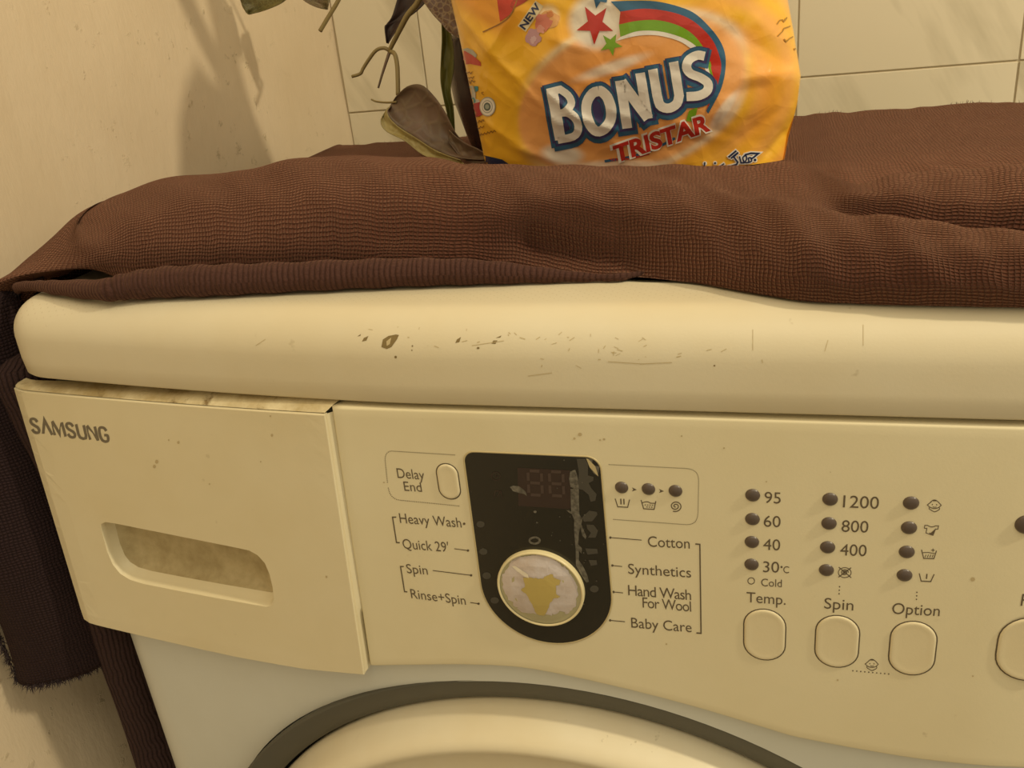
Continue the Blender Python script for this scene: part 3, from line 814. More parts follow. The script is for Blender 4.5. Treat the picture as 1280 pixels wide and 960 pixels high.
res = [[(198, 175), (235, 160), (250, 205), (258, 250), (262, 300), (238, 312), (200, 290), (188, 235)],
       [(200, 305), (262, 305), (262, 400), (268, 500), (290, 528), (280, 570), (318, 660), (312, 682), (288, 655), (272, 590), (262, 640), (258, 720), (285, 750), (282, 790), (262, 770), (262, 840), (292, 880), (325, 950), (338, 1000), (318, 1010), (285, 960), (240, 880), (238, 760), (226, 620), (228, 540), (204, 480)],
       [(165, 462), (205, 476), (222, 500), (190, 484)]]
for p_ in res: D(0.00016).poly(c6(p_)).done('tape_residue', m_residue, display)
def c5(pts): return [(560 + x / 5.645, 550 + y / 5.645) for x, y in pts]
D(0.00016).poly(c5([(437, 330), (462, 320), (500, 325), (530, 345), (548, 365), (558, 394), (535, 378), (500, 372), (460, 360)])).done('tape_residue', m_residue, display)
q = D(0.00016); q.line([(560 + (612 + 36 * math.cos(a)) / 5.645, 550 + (708 + 22 * math.sin(a)) / 5.645) for a in np.linspace(0, 2 * math.pi, 16)[:-1]], 2.6, closed=True); q.dot((669, 639.5), 2.0, 1.6); q.dot((671.5, 653), 1.2); q.done('tape_residue', m_residue, display)
D(0.0002).poly(c5([(975, 128), (990, 132), (1040, 185), (1062, 255), (1040, 235), (1000, 190)])).done('lifting_film_corner', m_disprim, display)
q = D(0.00018)
for _ in range(34):
    q.dot((random.gauss(690, 40), random.gauss(665, 45)) if _ % 2 else (random.gauss(727, 5), random.uniform(640, 770)), random.uniform(0.35, 0.9), n=6)
q.done('dust_specks', m_residue, display)['kind'] = 'stuff'

# knob
kc = on_panel(675.8, 732.5); kx, kz = kc[0], kc[2]; KR = 0.0207
knob = lathe_y('knob', [(KR, -0.0002), (KR - 0.0002, -0.0020), (KR - 0.0008, -0.0024), (KR - 0.0016, -0.0022), (KR - 0.003, -0.0026), (KR - 0.007, -0.0036), (0.008, -0.0042), (0.0004, -0.0044)], kx + 0.0003, kz - 0.0003, m_knob, machine, n=72)
lathe_y('knob_rim', [(KR + 0.0005, -0.0002), (KR + 0.0005, -0.0024), (KR + 0.0002, -0.0030), (KR - 0.0003, -0.0031), (KR - 0.0008, -0.0026)], kx + 0.0003, kz - 0.0003, m_rim, knob, n=72)
bk = bvh_of([knob])
def K(off): return Print(bk, off=off, step=12)
def ck(pts): return [(580 + x / 6, 660 + y / 6) for x, y in pts]
def jag(pts, amp, n=5):
    out = []
    for i in range(len(pts)):
        a = np.array(pts[i], float); b = np.array(pts[(i + 1) % len(pts)], float)
        for k in range(n):
            p = a + (b - a) * k / n
            out.append(tuple(p + (rng.normal(0, amp, 2) if k else 0)))
    return out
K(0.00015).poly(jag(ck([(345, 262), (372, 232), (420, 205), (440, 215), (500, 208), (560, 196), (640, 208), (700, 246), (730, 285), (762, 296), (800, 345), (842, 420), (858, 500), (835, 590), (770, 645), (733, 622), (700, 640), (640, 650), (540, 645), (440, 632), (385, 590), (330, 520), (290, 440), (285, 350), (320, 310)]), 0.9)).done('peeling_foil', m_foil, knob)
K(0.0003).poly(jag(ck([(445, 368), (500, 368), (560, 380), (600, 374), (620, 355), (665, 345), (680, 372), (728, 392), (715, 425), (688, 432), (692, 490), (722, 512), (705, 525), (668, 530), (640, 575), (622, 625), (600, 655), (545, 640), (520, 590), (482, 515), (428, 462), (458, 440)]), 0.5, 3)).done('worn_patch', m_glue, knob)
K(0.0003).poly(ck([(360, 285), (385, 282), (440, 318), (482, 345), (488, 375), (455, 362), (400, 322)])).done('foil_crease', plain('foil_pale', (0.70, 0.63, 0.50), 0.3), knob)

def rs_g(g): return [tuple(p) for p in cat_rom(np.array(g, float), 40)]
# maker's lettering on the drawer
bdr = on_drawer
_S = [(.92, .80), (.75, .96), (.5, 1.0), (.22, .94), (.10, .77), (.22, .60), (.5, .50), (.80, .40), (.92, .23), (.78, .06), (.5, 0.0), (.22, .05), (.06, .22)]
GLYPH = {'S': [_S], 'V': [[(.0, 0), (.5, 1.0), (1.0, 0)]], 'M': [[(.0, 0), (.06, 1.0), (.5, .12), (.94, 1.0), (1.0, 0)]], 'U': [[(.05, 1), (.05, .28), (.16, .07), (.5, 0.0), (.84, .07), (.95, .28), (.95, 1)]],
         'N': [[(.04, 0), (.04, 1.0), (.96, 0), (.96, 1.0)]], 'G': [[(.92, .78), (.78, .95), (.5, 1.0), (.20, .93), (.06, .70), (.06, .30), (.20, .07), (.5, 0.0), (.80, .06), (.93, .22), (.93, .46), (.56, .46)]]}
q = Print(bdr)
gx = 0.0; ADV = {'S': 1.0, 'V': 1.12, 'M': 1.32, 'U': 1.02, 'N': 1.04, 'G': 1.04}; tot = sum(ADV[c] for c in 'SVMSUNG') + 6 * 0.32
for c in 'SVMSUNG':
    for g in GLYPH[c]:
        q.line([tuple(np.array((40.6, 540.3)) + np.array((96.4, 12.2)) * ((gx + x * ADV[c]) / tot) + np.array((-4.2, -17.6)) * y) for x, y in (rs_g(g) if c in 'SG' else g)], 3.3)
    gx += ADV[c] + 0.32
q.done('lettering', m_logo, drawer)
q = Print(bdr)
for x, y, r in ((196, 577, 2.2), (193, 583, 2), (223, 553, 1.6), (211, 550, 1), (340, 544, 1.6), (338, 520, 1), (408, 721, 1.3), (326, 577, .9), (262, 605, 1.0)):
    q.dot((x, y), r, r * 1.2, 7)
q.done('stains', m_chip_faint, drawer)['kind'] = 'stuff'
# chips and scuffs along the lid
bl_ = bvh_of([lid])
def L4(pts): return [(440 + x / 3.2, 380 + y / 3.2) for x, y in pts]
q = Print(bl_, step=6)
q.poly(L4([(118, 172), (124, 142), (146, 128), (176, 122), (188, 124), (180, 142), (158, 172), (140, 180)]))
q.poly(L4([(40, 150), (48, 136), (66, 128), (58, 146)])); q.poly(L4([(414, 156), (420, 142), (436, 132), (430, 152)])); q.poly(L4([(558, 158), (566, 146), (582, 146), (574, 160)])); q.poly(L4([(575, 136), (598, 126), (594, 134)]))
q.poly(L4([(22, 130), (36, 120), (34, 127)])); q.dot(L4([(175, 212)])[0], 1.6, 1.8, 7); q.dot(L4([(505, 176)])[0], 1.8, 1.4, 7); q.dot(L4([(242, 168)])[0], 1.0, 1.2, 6); q.dot(L4([(240, 185)])[0], .8, 1.0, 6)
q.dot((893, 457), 1.3, 1.1, 6); q.done('paint_chips', m_chip, lid)['kind'] = 'stuff'
Print(bl_, off=0.00018, step=6).poly(L4([(138, 150), (158, 134), (152, 160), (140, 168)])).done('paint_chip', m_chip_faint, lid)
q = Print(bl_, step=10)
for _ in range(44):
    x = random.gauss(700, 140); y = 418 + abs(random.gauss(0, 17)) + (x - 700) * 0.045
    q.line([(x, y), (x + random.uniform(-7, 7), y + random.uniform(-5, 4))], random.uniform(0.5, 1.1))
for x, y, dx, dy in ((941, 412, 0, 26), (1079, 406, 0, 26), (660, 470, 30, -4), (320, 432, 12, -8), (590, 432, 40, -6), (1035, 425, -4, 14), (760, 452, 45, 3), (800, 455, 40, -2)):
    q.line([(x, y), (x + dx, y + dy)], 0.8)
q.done('scuffs', m_chip_faint, lid)['kind'] = 'stuff'
q = Print(bp)
for x, y, r in ((1216, 724, 3), (725, 543, 2.6), (718, 548, 1.6), (755, 549, 1.6), (1038, 590, .7), (1216, 845, 1.2), (958, 602, 1.0), (852, 545, 1.2), (905, 560, 1.2), (480, 603, 1.1), (1033, 796, 1.6), (1051, 810, 1.8), (1156, 801, 2.2), (1047, 850, 1.4), (833, 805, 1.2), (750, 550, 1.3)):
    q.dot((x, y), r, r * 0.9, 7)
q.done('stains', m_chip_faint, panel)['kind'] = 'stuff'
adopt(machine)
# ------------------------------------------------------------------ the towel on the machine
towel = empty('towel', (0.0, 0.26, ZTOP), 'brown terry towel folded over the machine top and hanging down its left side', 'towel')
def zat(px, py, Y): return atY(px, py, Y)
def colpts(x, A, B, C=((.252, .8565), (.33, .8565), (.40, .8570), (.462, .8585), (.476, .852), (.478, .8490))):
    pts = [atY(x, y, Y) for y, Y in A]
    for b in B:
        if len(b) == 3: pts.append(np.array([pts[-1][0], b[1], b[2]]))
        else: pts.append(atY(x, *b))
    xe_ = pts[-1][0]
    for Y, z in C: pts.append(np.array([xe_ + (Y - pts[-1][1]) * 0.03, Y, z]))
    # front tuck under
    p0 = pts[0]
    if 120 < x < 900:                        # the ply turns under and comes down to the lid behind the hem
        return [np.array([p0[0], p0[1] + 0.030, ZTOP + 0.0012]), np.array([p0[0], p0[1] + 0.005, max(ZTOP + 0.0012, p0[2] - 0.014)])] + pts
    return [p0 + np.array([0, 0.03, -0.001]), p0 + np.array([0, 0.006, -0.0012])] + pts
cols = []
def left_col(X, dz, dy):
    pts = []
    for px, py in ((12, 346), (38, 328), (69, 299), (103, 266), (131, 250)):
        p = atX(px, py, -0.312); pts.append(np.array([X, p[1] + dy, p[2] + dz]))
    for Y, z in ((.160, .8710), (.18, .8690), (.21, .8660), (.235, .8630), (.27, .859), (.34, .8575), (.40, .8572), (.462, .8585), (.476, .853), (.478, .852)):
        pts.append(np.array([X, Y + dy * 0.5, z + dz]))
    return [pts[0] + np.array([0.012, 0.02, -0.008]), pts[0] + np.array([0.003, 0.004, -0.004])] + pts
cols.append(left_col(-0.366, -0.20, -0.030))
cols.append(left_col(-0.362, -0.12, -0.026))
cols.append(left_col(-0.352, -0.055, -0.016))
cols.append(left_col(-0.335, -0.014, -0.004))
cols.append(left_col(-0.312, 0.0, 0.0))
cols.append(colpts(100, [(335, .047), (321, .050), (305, .058), (288, .077), (272, .108)], [('z', .140, .8790), ('z', .175, .8745), ('z', .205, .8695), ('z', .238, .8635)]))
cols.append(colpts(160, [(335, .047), (308, .049), (280, .060), (258, .082), (240, .115)], [('z', .148, .8865), ('z', .18, .880), ('z', .21, .8715), ('z', .240, .8635)]))
cols.append(colpts(250, [(332, .047), (300, .050), (262, .064), (239, .083), (223, .112)], [('z', .145, .8895), ('z', .18, .880), ('z', .205, .8715), ('z', .236, .8625)]))
cols.append(colpts(320, [(330, .049), (299, .051), (258, .063), (231, .081), (211, .108)], [('z', .14, .8935), ('z', .175, .882), ('z', .205, .8715), ('z', .236, .8625)]))
cols.append(colpts(400, [(328, .050), (298, .052), (255, .062), (222, .080), (199, .105)], [('z', .135, .8955), ('z', .17, .883), ('z', .205, .8715), ('z', .236, .8625)]))
cols.append(colpts(500, [(329, .052), (299, .055), (258, .062), (227, .077), (204, .100)], [('z', .13, .894), ('z', .17, .883), ('z', .205, .8715), ('z', .236, .8625)]))
cols.append(colpts(600, [(331, .054), (301, .058), (265, .062), (235, .073), (213, .093)], [(210, .115), (208, .14), (206.5, .18), ('z', .215, .8640)]))
cols.append(colpts(670, [(340, .0575), (310, .066), (272, .063), (242, .068), (219, .088)], [(214.5, .11), (210, .14), (206.5, .18), ('z', .215, .8640)]))
cols.append(colpts(740, [(351, .0525), (325, .0625), (288, .062), (252, .065), (226, .085)], [(220, .105), (213, .14), (206.8, .18), ('z', .215, .8640)]))
cols.append(colpts(800, [(357, .0475), (331, .0570), (293, .058), (257, .061), (231, .079)], [(225, .10), (216, .14), (207.5, .18), ('z', .215, .8640)]))
cols.append(colpts(870, [(362, .042), (335, .041), (297, .047), (262, .057), (238, .073)], [(231, .09), (221, .12), (206.8, .175), ('z', .215, .8640)]))
cols.append(colpts(935, [(371, .029), (344, .026), (304, .033), (271, .045), (248, .060)], [(243, .077), (231, .105), (206.4, .175), ('z', .215, .8640)]))
cols.append(colpts(1000, [(379, .018), (352, .014), (312, .020), (281, .031), (258, .047)], [(254, .061), (236, .092), (207, .165), ('z', .215, .8640)]))
cols.append(colpts(1065, [(381, .015), (355, .010), (316, .016), (287, .026), (266, .040)], [('z', .056, .8700), (241, .066), (226, .092), ('z', .128, .8660)]))
cols.append(colpts(1130, [(382, .013), (357, .008), (320, .012), (293, .021), (273, .034)], [('z', .049, .8655), (243, .060), (217, .088), ('z', .128, .8660)]))
cols.append(colpts(1205, [(383, .012), (359, .006), (325, .010), (299, .018), (281, .030)], [('z', .045, .862), (246, .056), (210, .086), ('z', .128, .8660)]))
cols.append(colpts(1280, [(384, .011), (362, .005), (330, .008), (305, .016), (289, .027)], [('z', .042, .859), (249, .053), (205.5, .086), ('z', .128, .8660)]))
cols.append(colpts(1400, [(388, .010), (368, .005), (338, .008), (314, .015), (300, .026)], [('z', .041, .858), (256, .051), (201, .086), ('z', .128, .8660)]))
lastc = cols[-1]
cols.append([p + np.array([0.075, 0.002, -0.002]) for p in lastc])
Gc = np.array(cols)
NU, NV = 420, 190
tmp = cat_rom(Gc, NU)                                   # along the front
Gt = cat_rom(tmp.transpose(1, 0, 2), NV).transpose(1, 0, 2)
# soft lumps, thread-level unevenness, scalloped far hem
uu, vv = np.meshgrid(np.linspace(0, 1, NU), np.linspace(0, 1, NV), indexing='ij')
lump = 0.0011 * np.sin(uu * 61 + 3 * np.sin(vv * 7)) * np.sin(vv * 19 + uu * 9) + 0.0006 * np.sin(uu * 143 + vv * 31)
w_ = np.clip((vv - 0.10) / 0.15, 0, 1) * np.clip((0.97 - vv) / 0.1, 0, 1)
Gt[:, :, 2] += lump * w_ * 0.8 * np.clip((0.26 - Gt[:, :, 1]) / 0.05, 0.12, 1); Gt[:, :, 1] -= lump * w_ * 0.5
hemw = np.clip((vv - 0.86) / 0.10, 0, 1)
Gt[:, :, 2] += hemw * (0.0052 * np.abs(np.sin(Gt[:, :, 0] * 58 + np.sin(Gt[:, :, 0] * 41))) + 0.0012 * np.sin(Gt[:, :, 0] * 210 + 2 * np.sin(Gt[:, :, 0] * 90))) * (vv < 0.985)
_yl = np.clip(Gt[:, :, 1] - np.vectorize(bow)(Gt[:, :, 0]) + 0.0006, 0, rr)          # keep clear of the lid and its rounded front
_zl = ZTOP - rr + np.sqrt(np.maximum(0, rr ** 2 - (rr - _yl) ** 2)) + 0.0011
Gt[:, :, 2] = np.where((Gt[:, :, 0] > -0.3035) & (Gt[:, :, 1] > -0.002), np.maximum(Gt[:, :, 2], _zl), Gt[:, :, 2])
folded = grid_mesh('folded_layer', Gt, m_terry, towel, flip=True)

# rolled hem under the front fold
hem = [((-0.314, .056, .8440), .0022), ((-0.306, .050, .8478), .0028), ((-0.286, .043, .8503), .0030), ((-0.264, .036, .8512), .0042)]
for x, yb, yt in ((128, 380, 345), (155, 379, 338), (200, 377, 330), (260, 375, 327), (330, 371, 325), (430, 366, 321), (520, 362, 319), (600, 359, 321), (680, 355.5, 331), (745, 353, 343), (775, 352.5, 347)):
    c = atZ(x, yb, ZTOP + 0.0005); t_ = atY(x, yt, c[1] + 0.006); r = max(0.0018, (t_[2] - ZTOP) / 2 * 0.86)
    hem.append(((c[0], c[1] + r * 0.75, ZTOP + r * 1.05 + 0.0005), r))
hem.append(((0.046, .0545, ZTOP + .0018), .0011)); hem.append(((0.060, .060, ZTOP + .0014), .0007))
hp_ = cat_rom(np.array([h[0] for h in hem]), 170); hr_ = cat_rom(np.array([h[1] for h in hem]), 170)
tan = np.gradient(hp_, axis=0); tan /= np.linalg.norm(tan, axis=1)[:, None]
Gh = []
for i in range(170):
    up = np.array([0, 0, 1.0]); a = np.cross(tan[i], up); a /= np.linalg.norm(a); b = np.cross(a, tan[i])
    row = []
    for k in range(25):
        th = 2 * math.pi * k / 24
        rr_ = hr_[i] * (1 + 0.05 * math.sin(i * 0.9))
        row.append(hp_[i] + rr_ * (math.cos(th) * a * 0.92 + math.sin(th) * b))
    Gh.append(row)
hem_o = grid_mesh('hem_roll', np.array(Gh), m_terry_hem, towel)

# the end that hangs down beside the machine: a short outer ply and a longer inner strip
def sheet(name, colsXY, zs, mat, thick):
    Gs = []
    for X, Y in colsXY:
        col_ = [(X + 0.004 * math.sin(z * 21), Y + 0.0022 * math.sin(z * 34 + X * 70), z) for z in zs]
        x0_, y0_, z0_ = col_[0]                # the top folds back under the drape
        Gs.append([(x0_, y0_ + 0.050, z0_ + 0.006), (x0_, y0_ + 0.022, z0_ + 0.0065), (x0_, y0_ + 0.008, z0_ + 0.0045)] + col_)
    Gs = cat_rom(np.array(Gs), 60)
    o = grid_mesh(name, Gs, mat, towel)
    md = o.modifiers.new('thickness', 'SOLIDIFY'); md.thickness = thick; md.offset = 0
    return o
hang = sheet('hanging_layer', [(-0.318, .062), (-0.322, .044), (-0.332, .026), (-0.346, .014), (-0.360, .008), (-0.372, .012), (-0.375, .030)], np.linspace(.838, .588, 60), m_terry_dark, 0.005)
strip_ = sheet('hanging_strip', [(-0.307, .075), (-0.3072, .052), (-0.310, .043), (-0.317, .037), (-0.325, .036), (-0.331, .042)], np.linspace(.80, .36, 70), terry('shaded_brown_terry_hem', (0.040, 0.022, 0.022), (0.055, 0.032, 0.030), pitch=0.0027, ribs_only=True), 0.004)  # ribbed terry with the shade of the hanging end in its colour

# loose fibres along the frayed edges
def fringe(name, path, n, ln, spread, main, mat, w=0.00035):
    path = np.asarray(path, float); L = np.r_[0, np.cumsum(np.linalg.norm(np.diff(path, axis=0), axis=1))]
    V = []; Fc = []
    for _ in range(n):
        s = rng.uniform(0, L[-1]); p = np.array([np.interp(s, L, path[:, k]) for k in range(3)]) + rng.normal(0, 0.0006, 3)
        d = np.asarray(main, float) + rng.normal(0, spread, 3); d /= np.linalg.norm(d); l = ln * rng.uniform(0.4, 1.2)
        sd = np.cross(d, rng.normal(0, 1, 3)); sd /= np.linalg.norm(sd); bend = rng.normal(0, 0.25, 3)
        q = p + d * l * 0.5; e = p + d * l + bend * l * 0.5; b = len(V)
        
        for t_ in (p, q, e):
            if t_[0] > -0.309: t_[2] = max(t_[2], ZTOP + 0.0009)
        sd[2] = 0
        V += [p - sd * w, p + sd * w, q + sd * w * .8, q - sd * w * .8, e]
        Fc += [(b, b + 1, b + 2, b + 3), (b + 3, b + 2, b + 4)]
    o = from_data(name, V, Fc, mat, towel, smooth=False); o['kind'] = 'stuff'; return o
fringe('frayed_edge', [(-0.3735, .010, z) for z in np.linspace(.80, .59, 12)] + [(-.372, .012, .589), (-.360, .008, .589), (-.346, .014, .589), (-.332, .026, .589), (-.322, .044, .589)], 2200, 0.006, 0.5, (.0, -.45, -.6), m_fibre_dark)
ie = [Gt[i, 8] for i in range(20, 78, 3)]
fringe('drape_fibres', ie, 1800, 0.006, 0.55, (-.45, -.4, -.35), m_fibre_dark)
seam = [Gt[int(i), 3] + np.array([0, -0.001, 0.0005]) for i in np.linspace(92, 245, 60)]
fringe('seam_fibres', seam, 1500, 0.0045, 0.6, (-.1, -.7, -.45), m_fibre, 0.00025)
jb = int(NV * 0.955)
fringe('hem_fibres', [Gt[int(i), jb] for i in np.linspace(95, NU - 5, 120)], 1500, 0.004, 0.6, (0, -.1, .8), m_fibre, 0.0003)
adopt(towel)

# ------------------------------------------------------------------ the detergent bag
bag = empty('detergent_bag', (-0.01, 0.258, 0.8595), 'crumpled orange plastic bag of washing powder standing on the brown towel', 'detergent bag')
BY, BZ0, BZ1 = 0.258, 0.8595, 1.135
def edge_tab(pts): 
    P_ = [atY(x, y, BY) for x, y in pts]; return sorted([(p[2], p[0]) for p in P_])
le = edge_tab([(614, 212), (606, 200), (596, 150), (585, 95), (574, 40), (563, -8)]); re_ = edge_tab([(976, 212), (980, 200), (986, 168), (993, 145), (997, 128), (1001, 95), (993, 45), (984, -5)])
le += [(1.02, le[-1][1] - 0.004), (1.055, le[-1][1] + 0.002), (1.095, le[-1][1] + 0.026), (1.136, le[-1][1] + 0.062)]; re_ += [(1.02, re_[-1][1] - 0.003), (1.055, re_[-1][1] - 0.010), (1.095, re_[-1][1] - 0.034), (1.136, re_[-1][1] - 0.066)]
fl_, fr_ = interp(le), interp(re_)
def bag_point(s, v, side=-1):
    """s -1..1 across, v 0..1 up; side -1 front, +1 back"""
    z = BZ0 + (BZ1 - BZ0) * v; xl_, xr_ = fl_(z), fr_(z)
    x = (xl_ + xr_) / 2 + s * (xr_ - xl_) / 2
    thick = 0.022 + 0.026 * math.sin(min(1, v / 0.42) * math.pi / 2) if v < 0.55 else 0.048 * math.cos((v - 0.55) / 0.45 * math.pi / 2) ** 0.38 + 0.0015
    prof_ = max(0.0, 1 - abs(s) ** 2.6) ** 0.62
    y = BY + side * thick * prof_
    # crumples: broad dents, sharp ridges and fine crinkle
    cr = 0.0
    def crease(x0, z0, x1, z1, h, w):
        dx, dz = x1 - x0, z1 - z0; L = math.hypot(dx, dz); t = ((x - x0) * dx + (z - z0) * dz) / L; d = abs((x - x0) * dz - (z - z0) * dx) / L
        f = max(0.0, min(1, (t + 0.008) / 0.012)) * max(0.0, min(1, (L + 0.008 - t) / 0.012))
        return 0.62 * h * f * math.exp(-(math.hypot(d, 0.0011) - 0.0011) / w)
    if side < 0:
        for c in BAG_CREASES: cr += crease(*c)
        cr += 0.0006 * math.sin(31 * x + 47 * z + 2.2 * math.sin(58 * z - 21 * x)) * prof_ + 0.0004 * math.sin(118 * x - 83 * z + 2 * math.sin(61 * x)) * prof_
        cr += 0.00018 * math.sin(260 * x + 190 * z + 3 * math.sin(150 * z)) * prof_
    else:
        cr = 0.002 * math.sin(60 * x + 35 * z)
    return np.array([x, y + side * (-1 if side > 0 else 1) * 0 + (-cr if side < 0 else cr), z])
def bz(px, py): 
    p = atY(px, py, 0.222); return p[0], p[2]
BAG_CREASES = []
for a, b, h, w in (((603, 60), (648, 100), .0030, .004), ((648, 100), (692, 150), .0026, .004), ((692, 150), (780, 188), .0026, .004), ((683, 113), (720, 145), .0030, .003), ((720, 145), (775, 165), .0028, .003),
                   ((640, 190), (690, 205), .0030, .005), ((600, 160), (660, 195), .003, .006), ((900, 150), (915, 118), .0030, .004), ((915, 118), (960, 110), -.0025, .006), ((912, 38), (998, 92), -.0050, .011), ((930, 100), (1000, 93), .0045, .006),
                   ((880, 205), (990, 135), -.0035, .010), ((955, 205), (985, 168), -.006, .006), ((690, 45), (730, 60), .002, .004), ((660, 90), (700, 60), .0018, .005), ((700, 30), (712, 90), .0014, .004), ((760, 135), (830, 165), .0016, .004),
                   ((575, 30), (612, 60), .003, .005), ((612, 60), (650, 10), .0028, .006), ((610, 105), (640, 128), .002, .003), ((835, 150), (880, 170), .0022, .004), ((985, 60), (940, 20), .002, .006)):
    x0, z0 = bz(*a); x1, z1 = bz(*b); BAG_CREASES.append((x0, z0, x1, z1, h, w))
NS, NVB = 230, 200
sgrid = np.sin(np.linspace(-1, 1, NS) * math.pi / 2)
Gf = np.array([[bag_point(s, v) for v in np.linspace(0, 1, NVB)] for s in sgrid])
Gb = np.array([[bag_point(s, v, 1) for v in np.linspace(0, 1, 40)] for s in sgrid[::6]])

def film(name, rough, base=None, attr=None):
    t = NT(name)
    if attr:
        at = t.n('ShaderNodeAttribute', attribute_name=attr); t.l(at.outputs['Color'], t.b.inputs['Base Color'])
    else: t.set(base)
    t.set(None, rough); t.b.inputs['Coat Weight'].default_value = 0.6; t.b.inputs['Coat Roughness'].default_value = 0.07
    v = t.coord()
    vo = t.n('ShaderNodeTexVoronoi', feature='DISTANCE_TO_EDGE'); t.l(v, vo.inputs['Vector']); vo.inputs['Scale'].default_value = 48
    cr = t.ramp(vo.outputs['Distance'], 0.0, 0.22)
    h = t.math('ADD', t.math('MULTIPLY', cr, -0.35), t.noise(v, 45, 4, 0.55))
    b = t.bump(h, 0.16, 0.005)
    return t.m
m_film = film('printed_film', 0.30, attr='print')
m_film_plain = film('orange_film', 0.30, (0.90, 0.46, 0.035))
front = grid_mesh('bag_front', Gf, m_film, bag, uv=False)
# printed background colours: yellow field, orange oval and swirls, white flashes
me = front.data; ca = me.color_attributes.new('print', 'FLOAT_COLOR', 'POINT')
pts = Gf.reshape(-1, 3); q = (pts - CAM) @ R; PX = 640 + F * q[:, 0] / q[:, 2]; PY = 480 + F * q[:, 1] / q[:, 2]
def ss(a, b, x): t = np.clip((x - a) / (b - a), 0, 1); return t * t * (3 - 2 * t)
yel = np.array([0.97, 0.54, 0.035]); ora = np.array([0.92, 0.37, 0.06]); pea = np.array([0.93, 0.44, 0.14]); whi = np.array([0.92, 0.86, 0.74])
col = np.tile(yel, (len(PX), 1))
def over(c, f):
    global col
    f = np.clip(f, 0, 1)[:, None]; col = col * (1 - f) + np.asarray(c) * f
def ell(cx, cy, a, b, rot):
    c, s = math.cos(rot), math.sin(rot); dx, dy = PX - cx, PY - cy
    return np.hypot((dx * c + dy * s) / a, (-dx * s + dy * c) / b)
e0 = ell(790, 118, 150, 92, -0.38)
over(ora, 0.55 * ss(640, 720, PX) * ss(1.75, 1.0, e0) * (0.6 + 0.4 * np.sin(PX * 0.05 + PY * 0.11)))
over((0.80, 0.30, 0.035), 0.75 * ss(30, 0, PY - (0.9 * (PX - 575) - 10)) * ss(690, 620, PX) * ss(70, 20, PY))     # orange band at the upper left corner
rs = ell(840, 120, 150, 120, -0.5)
over(pea, 0.6 * ss(860, 930, PX) * (0.5 + 0.5 * np.sin(rs * 26)))
over(ora, 0.6 * ss(900, 960, PX) * ss(30, 90, PY) * (0.5 + 0.5 * np.sin(rs * 15 + 1)))
over(pea, ss(1.02, 0.96, e0))                                           # the oval behind the name
over(ora, 0.5 * ss(0.9, 0.3, ell(770, 90, 110, 60, -0.3)))
over(whi, 0.55 * np.exp(-((e0 - 1.03) / 0.05) ** 2) * ss(640, 700, PX) * ss(945, 915, PX))    # its pale outline
over(whi, 0.93 * ss(1.25, 0.80, ell(746, 27, 33, 33, 0)))               # white burst behind the stars
over(whi, 0.75 * ss(1.3, 0.4, ell(765, 84, 50, 8, -0.33)))
over(whi, 0.9 * ss(1.3, 0.6, ell(703, 193, 26, 13, 0.1)))
over(whi, 0.75 * ss(1.3, 0.5, ell(905, 138, 30, 7, -0.95)))
over(whi, 0.6 * ss(1.3, 0.5, ell(768, 207, 70, 7, -0.03)))
over(whi, 0.55 * ss(1.3, 0.6, ell(685, 20, 14, 14, 0)))
arr = np.c_[col, np.ones(len(col))].astype(np.float32)
ca.data.foreach_set('color', arr.ravel())
back = grid_mesh('bag_back', Gb, m_film_plain, bag, uv=False, flip=True)
bot = [Gf[i, 0] for i in range(0, NS, 6)] ; bot2 = [Gb[i, 0] for i in range(len(Gb))]
kk = min(len(bot), len(bot2))
grid_mesh('bag_base', np.array([bot[:kk], bot2[:kk]]), m_film_plain, bag, uv=False)
grid_mesh('bag_seal', np.array([[Gf[i, -1] for i in range(0, NS, 6)], [Gf[i, -1] + np.array([0, 0.002, 0.008]) for i in range(0, NS, 6)]]), m_film_plain, bag, uv=False)

bb = bvh_of([front])
def BP(off=0.0002, step=4): return Print(bb, off=off * 1.55, step=2.5)
def ink(name, c): return film(name, 0.30, c)
k_white, k_blue, k_purple = ink('ink_white', (0.92, 0.88, 0.80)), ink('ink_blue', (0.035, 0.13, 0.24)), ink('ink_purple', (0.055, 0.05, 0.16))
k_red, k_green, k_navy, k_dark = ink('ink_red', (0.55, 0.035, 0.022)), ink('ink_green', (0.20, 0.42, 0.02)), ink('ink_navy', (0.02, 0.035, 0.10)), ink('ink_brown', (0.30, 0.13, 0.02))
k_teal, k_pink, k_mauve, k_grey = ink('ink_teal', (0.06, 0.33, 0.42)), ink('ink_pink', (0.70, 0.22, 0.16)), ink('ink_mauve', (0.55, 0.30, 0.34)), ink('ink_grey', (0.45, 0.45, 0.40))
def c3(pts): return [(560 + x / 2.7826, y / 2.7826) for x, y in pts]
def rs_(pts, n): 
    P_ = np.array(pts, float); return [tuple(p) for p in cat_rom(P_, n)]
E0 = [(566, 5), (640, 2), (720, 4), (800, 22), (860, 48), (915, 100), (950, 150), (965, 200), (962, 260), (945, 320), (905, 395)]
E1 = [(600, 40), (680, 30), (760, 38), (830, 60), (880, 95), (920, 140), (942, 190), (950, 230), (944, 270), (930, 320), (898, 385)]
E2 = [(595, 85), (660, 72), (730, 70), (800, 88), (850, 118), (885, 160), (905, 205), (915, 240), (921, 262), (924, 275), (926, 285)]
E3 = [(600, 128), (660, 108), (730, 108), (800, 125), (850, 150), (880, 180), (898, 215), (908, 245), (914, 262), (918, 275), (920, 285)]
E4 = [(585, 142), (660, 124), (730, 123), (800, 141), (840, 165), (868, 190), (886, 222), (898, 250), (906, 265), (912, 276), (916, 286)]
nE = 40
bands = [rs_(c3(e), nE) for e in (E0, E1, E2, E3, E4)]
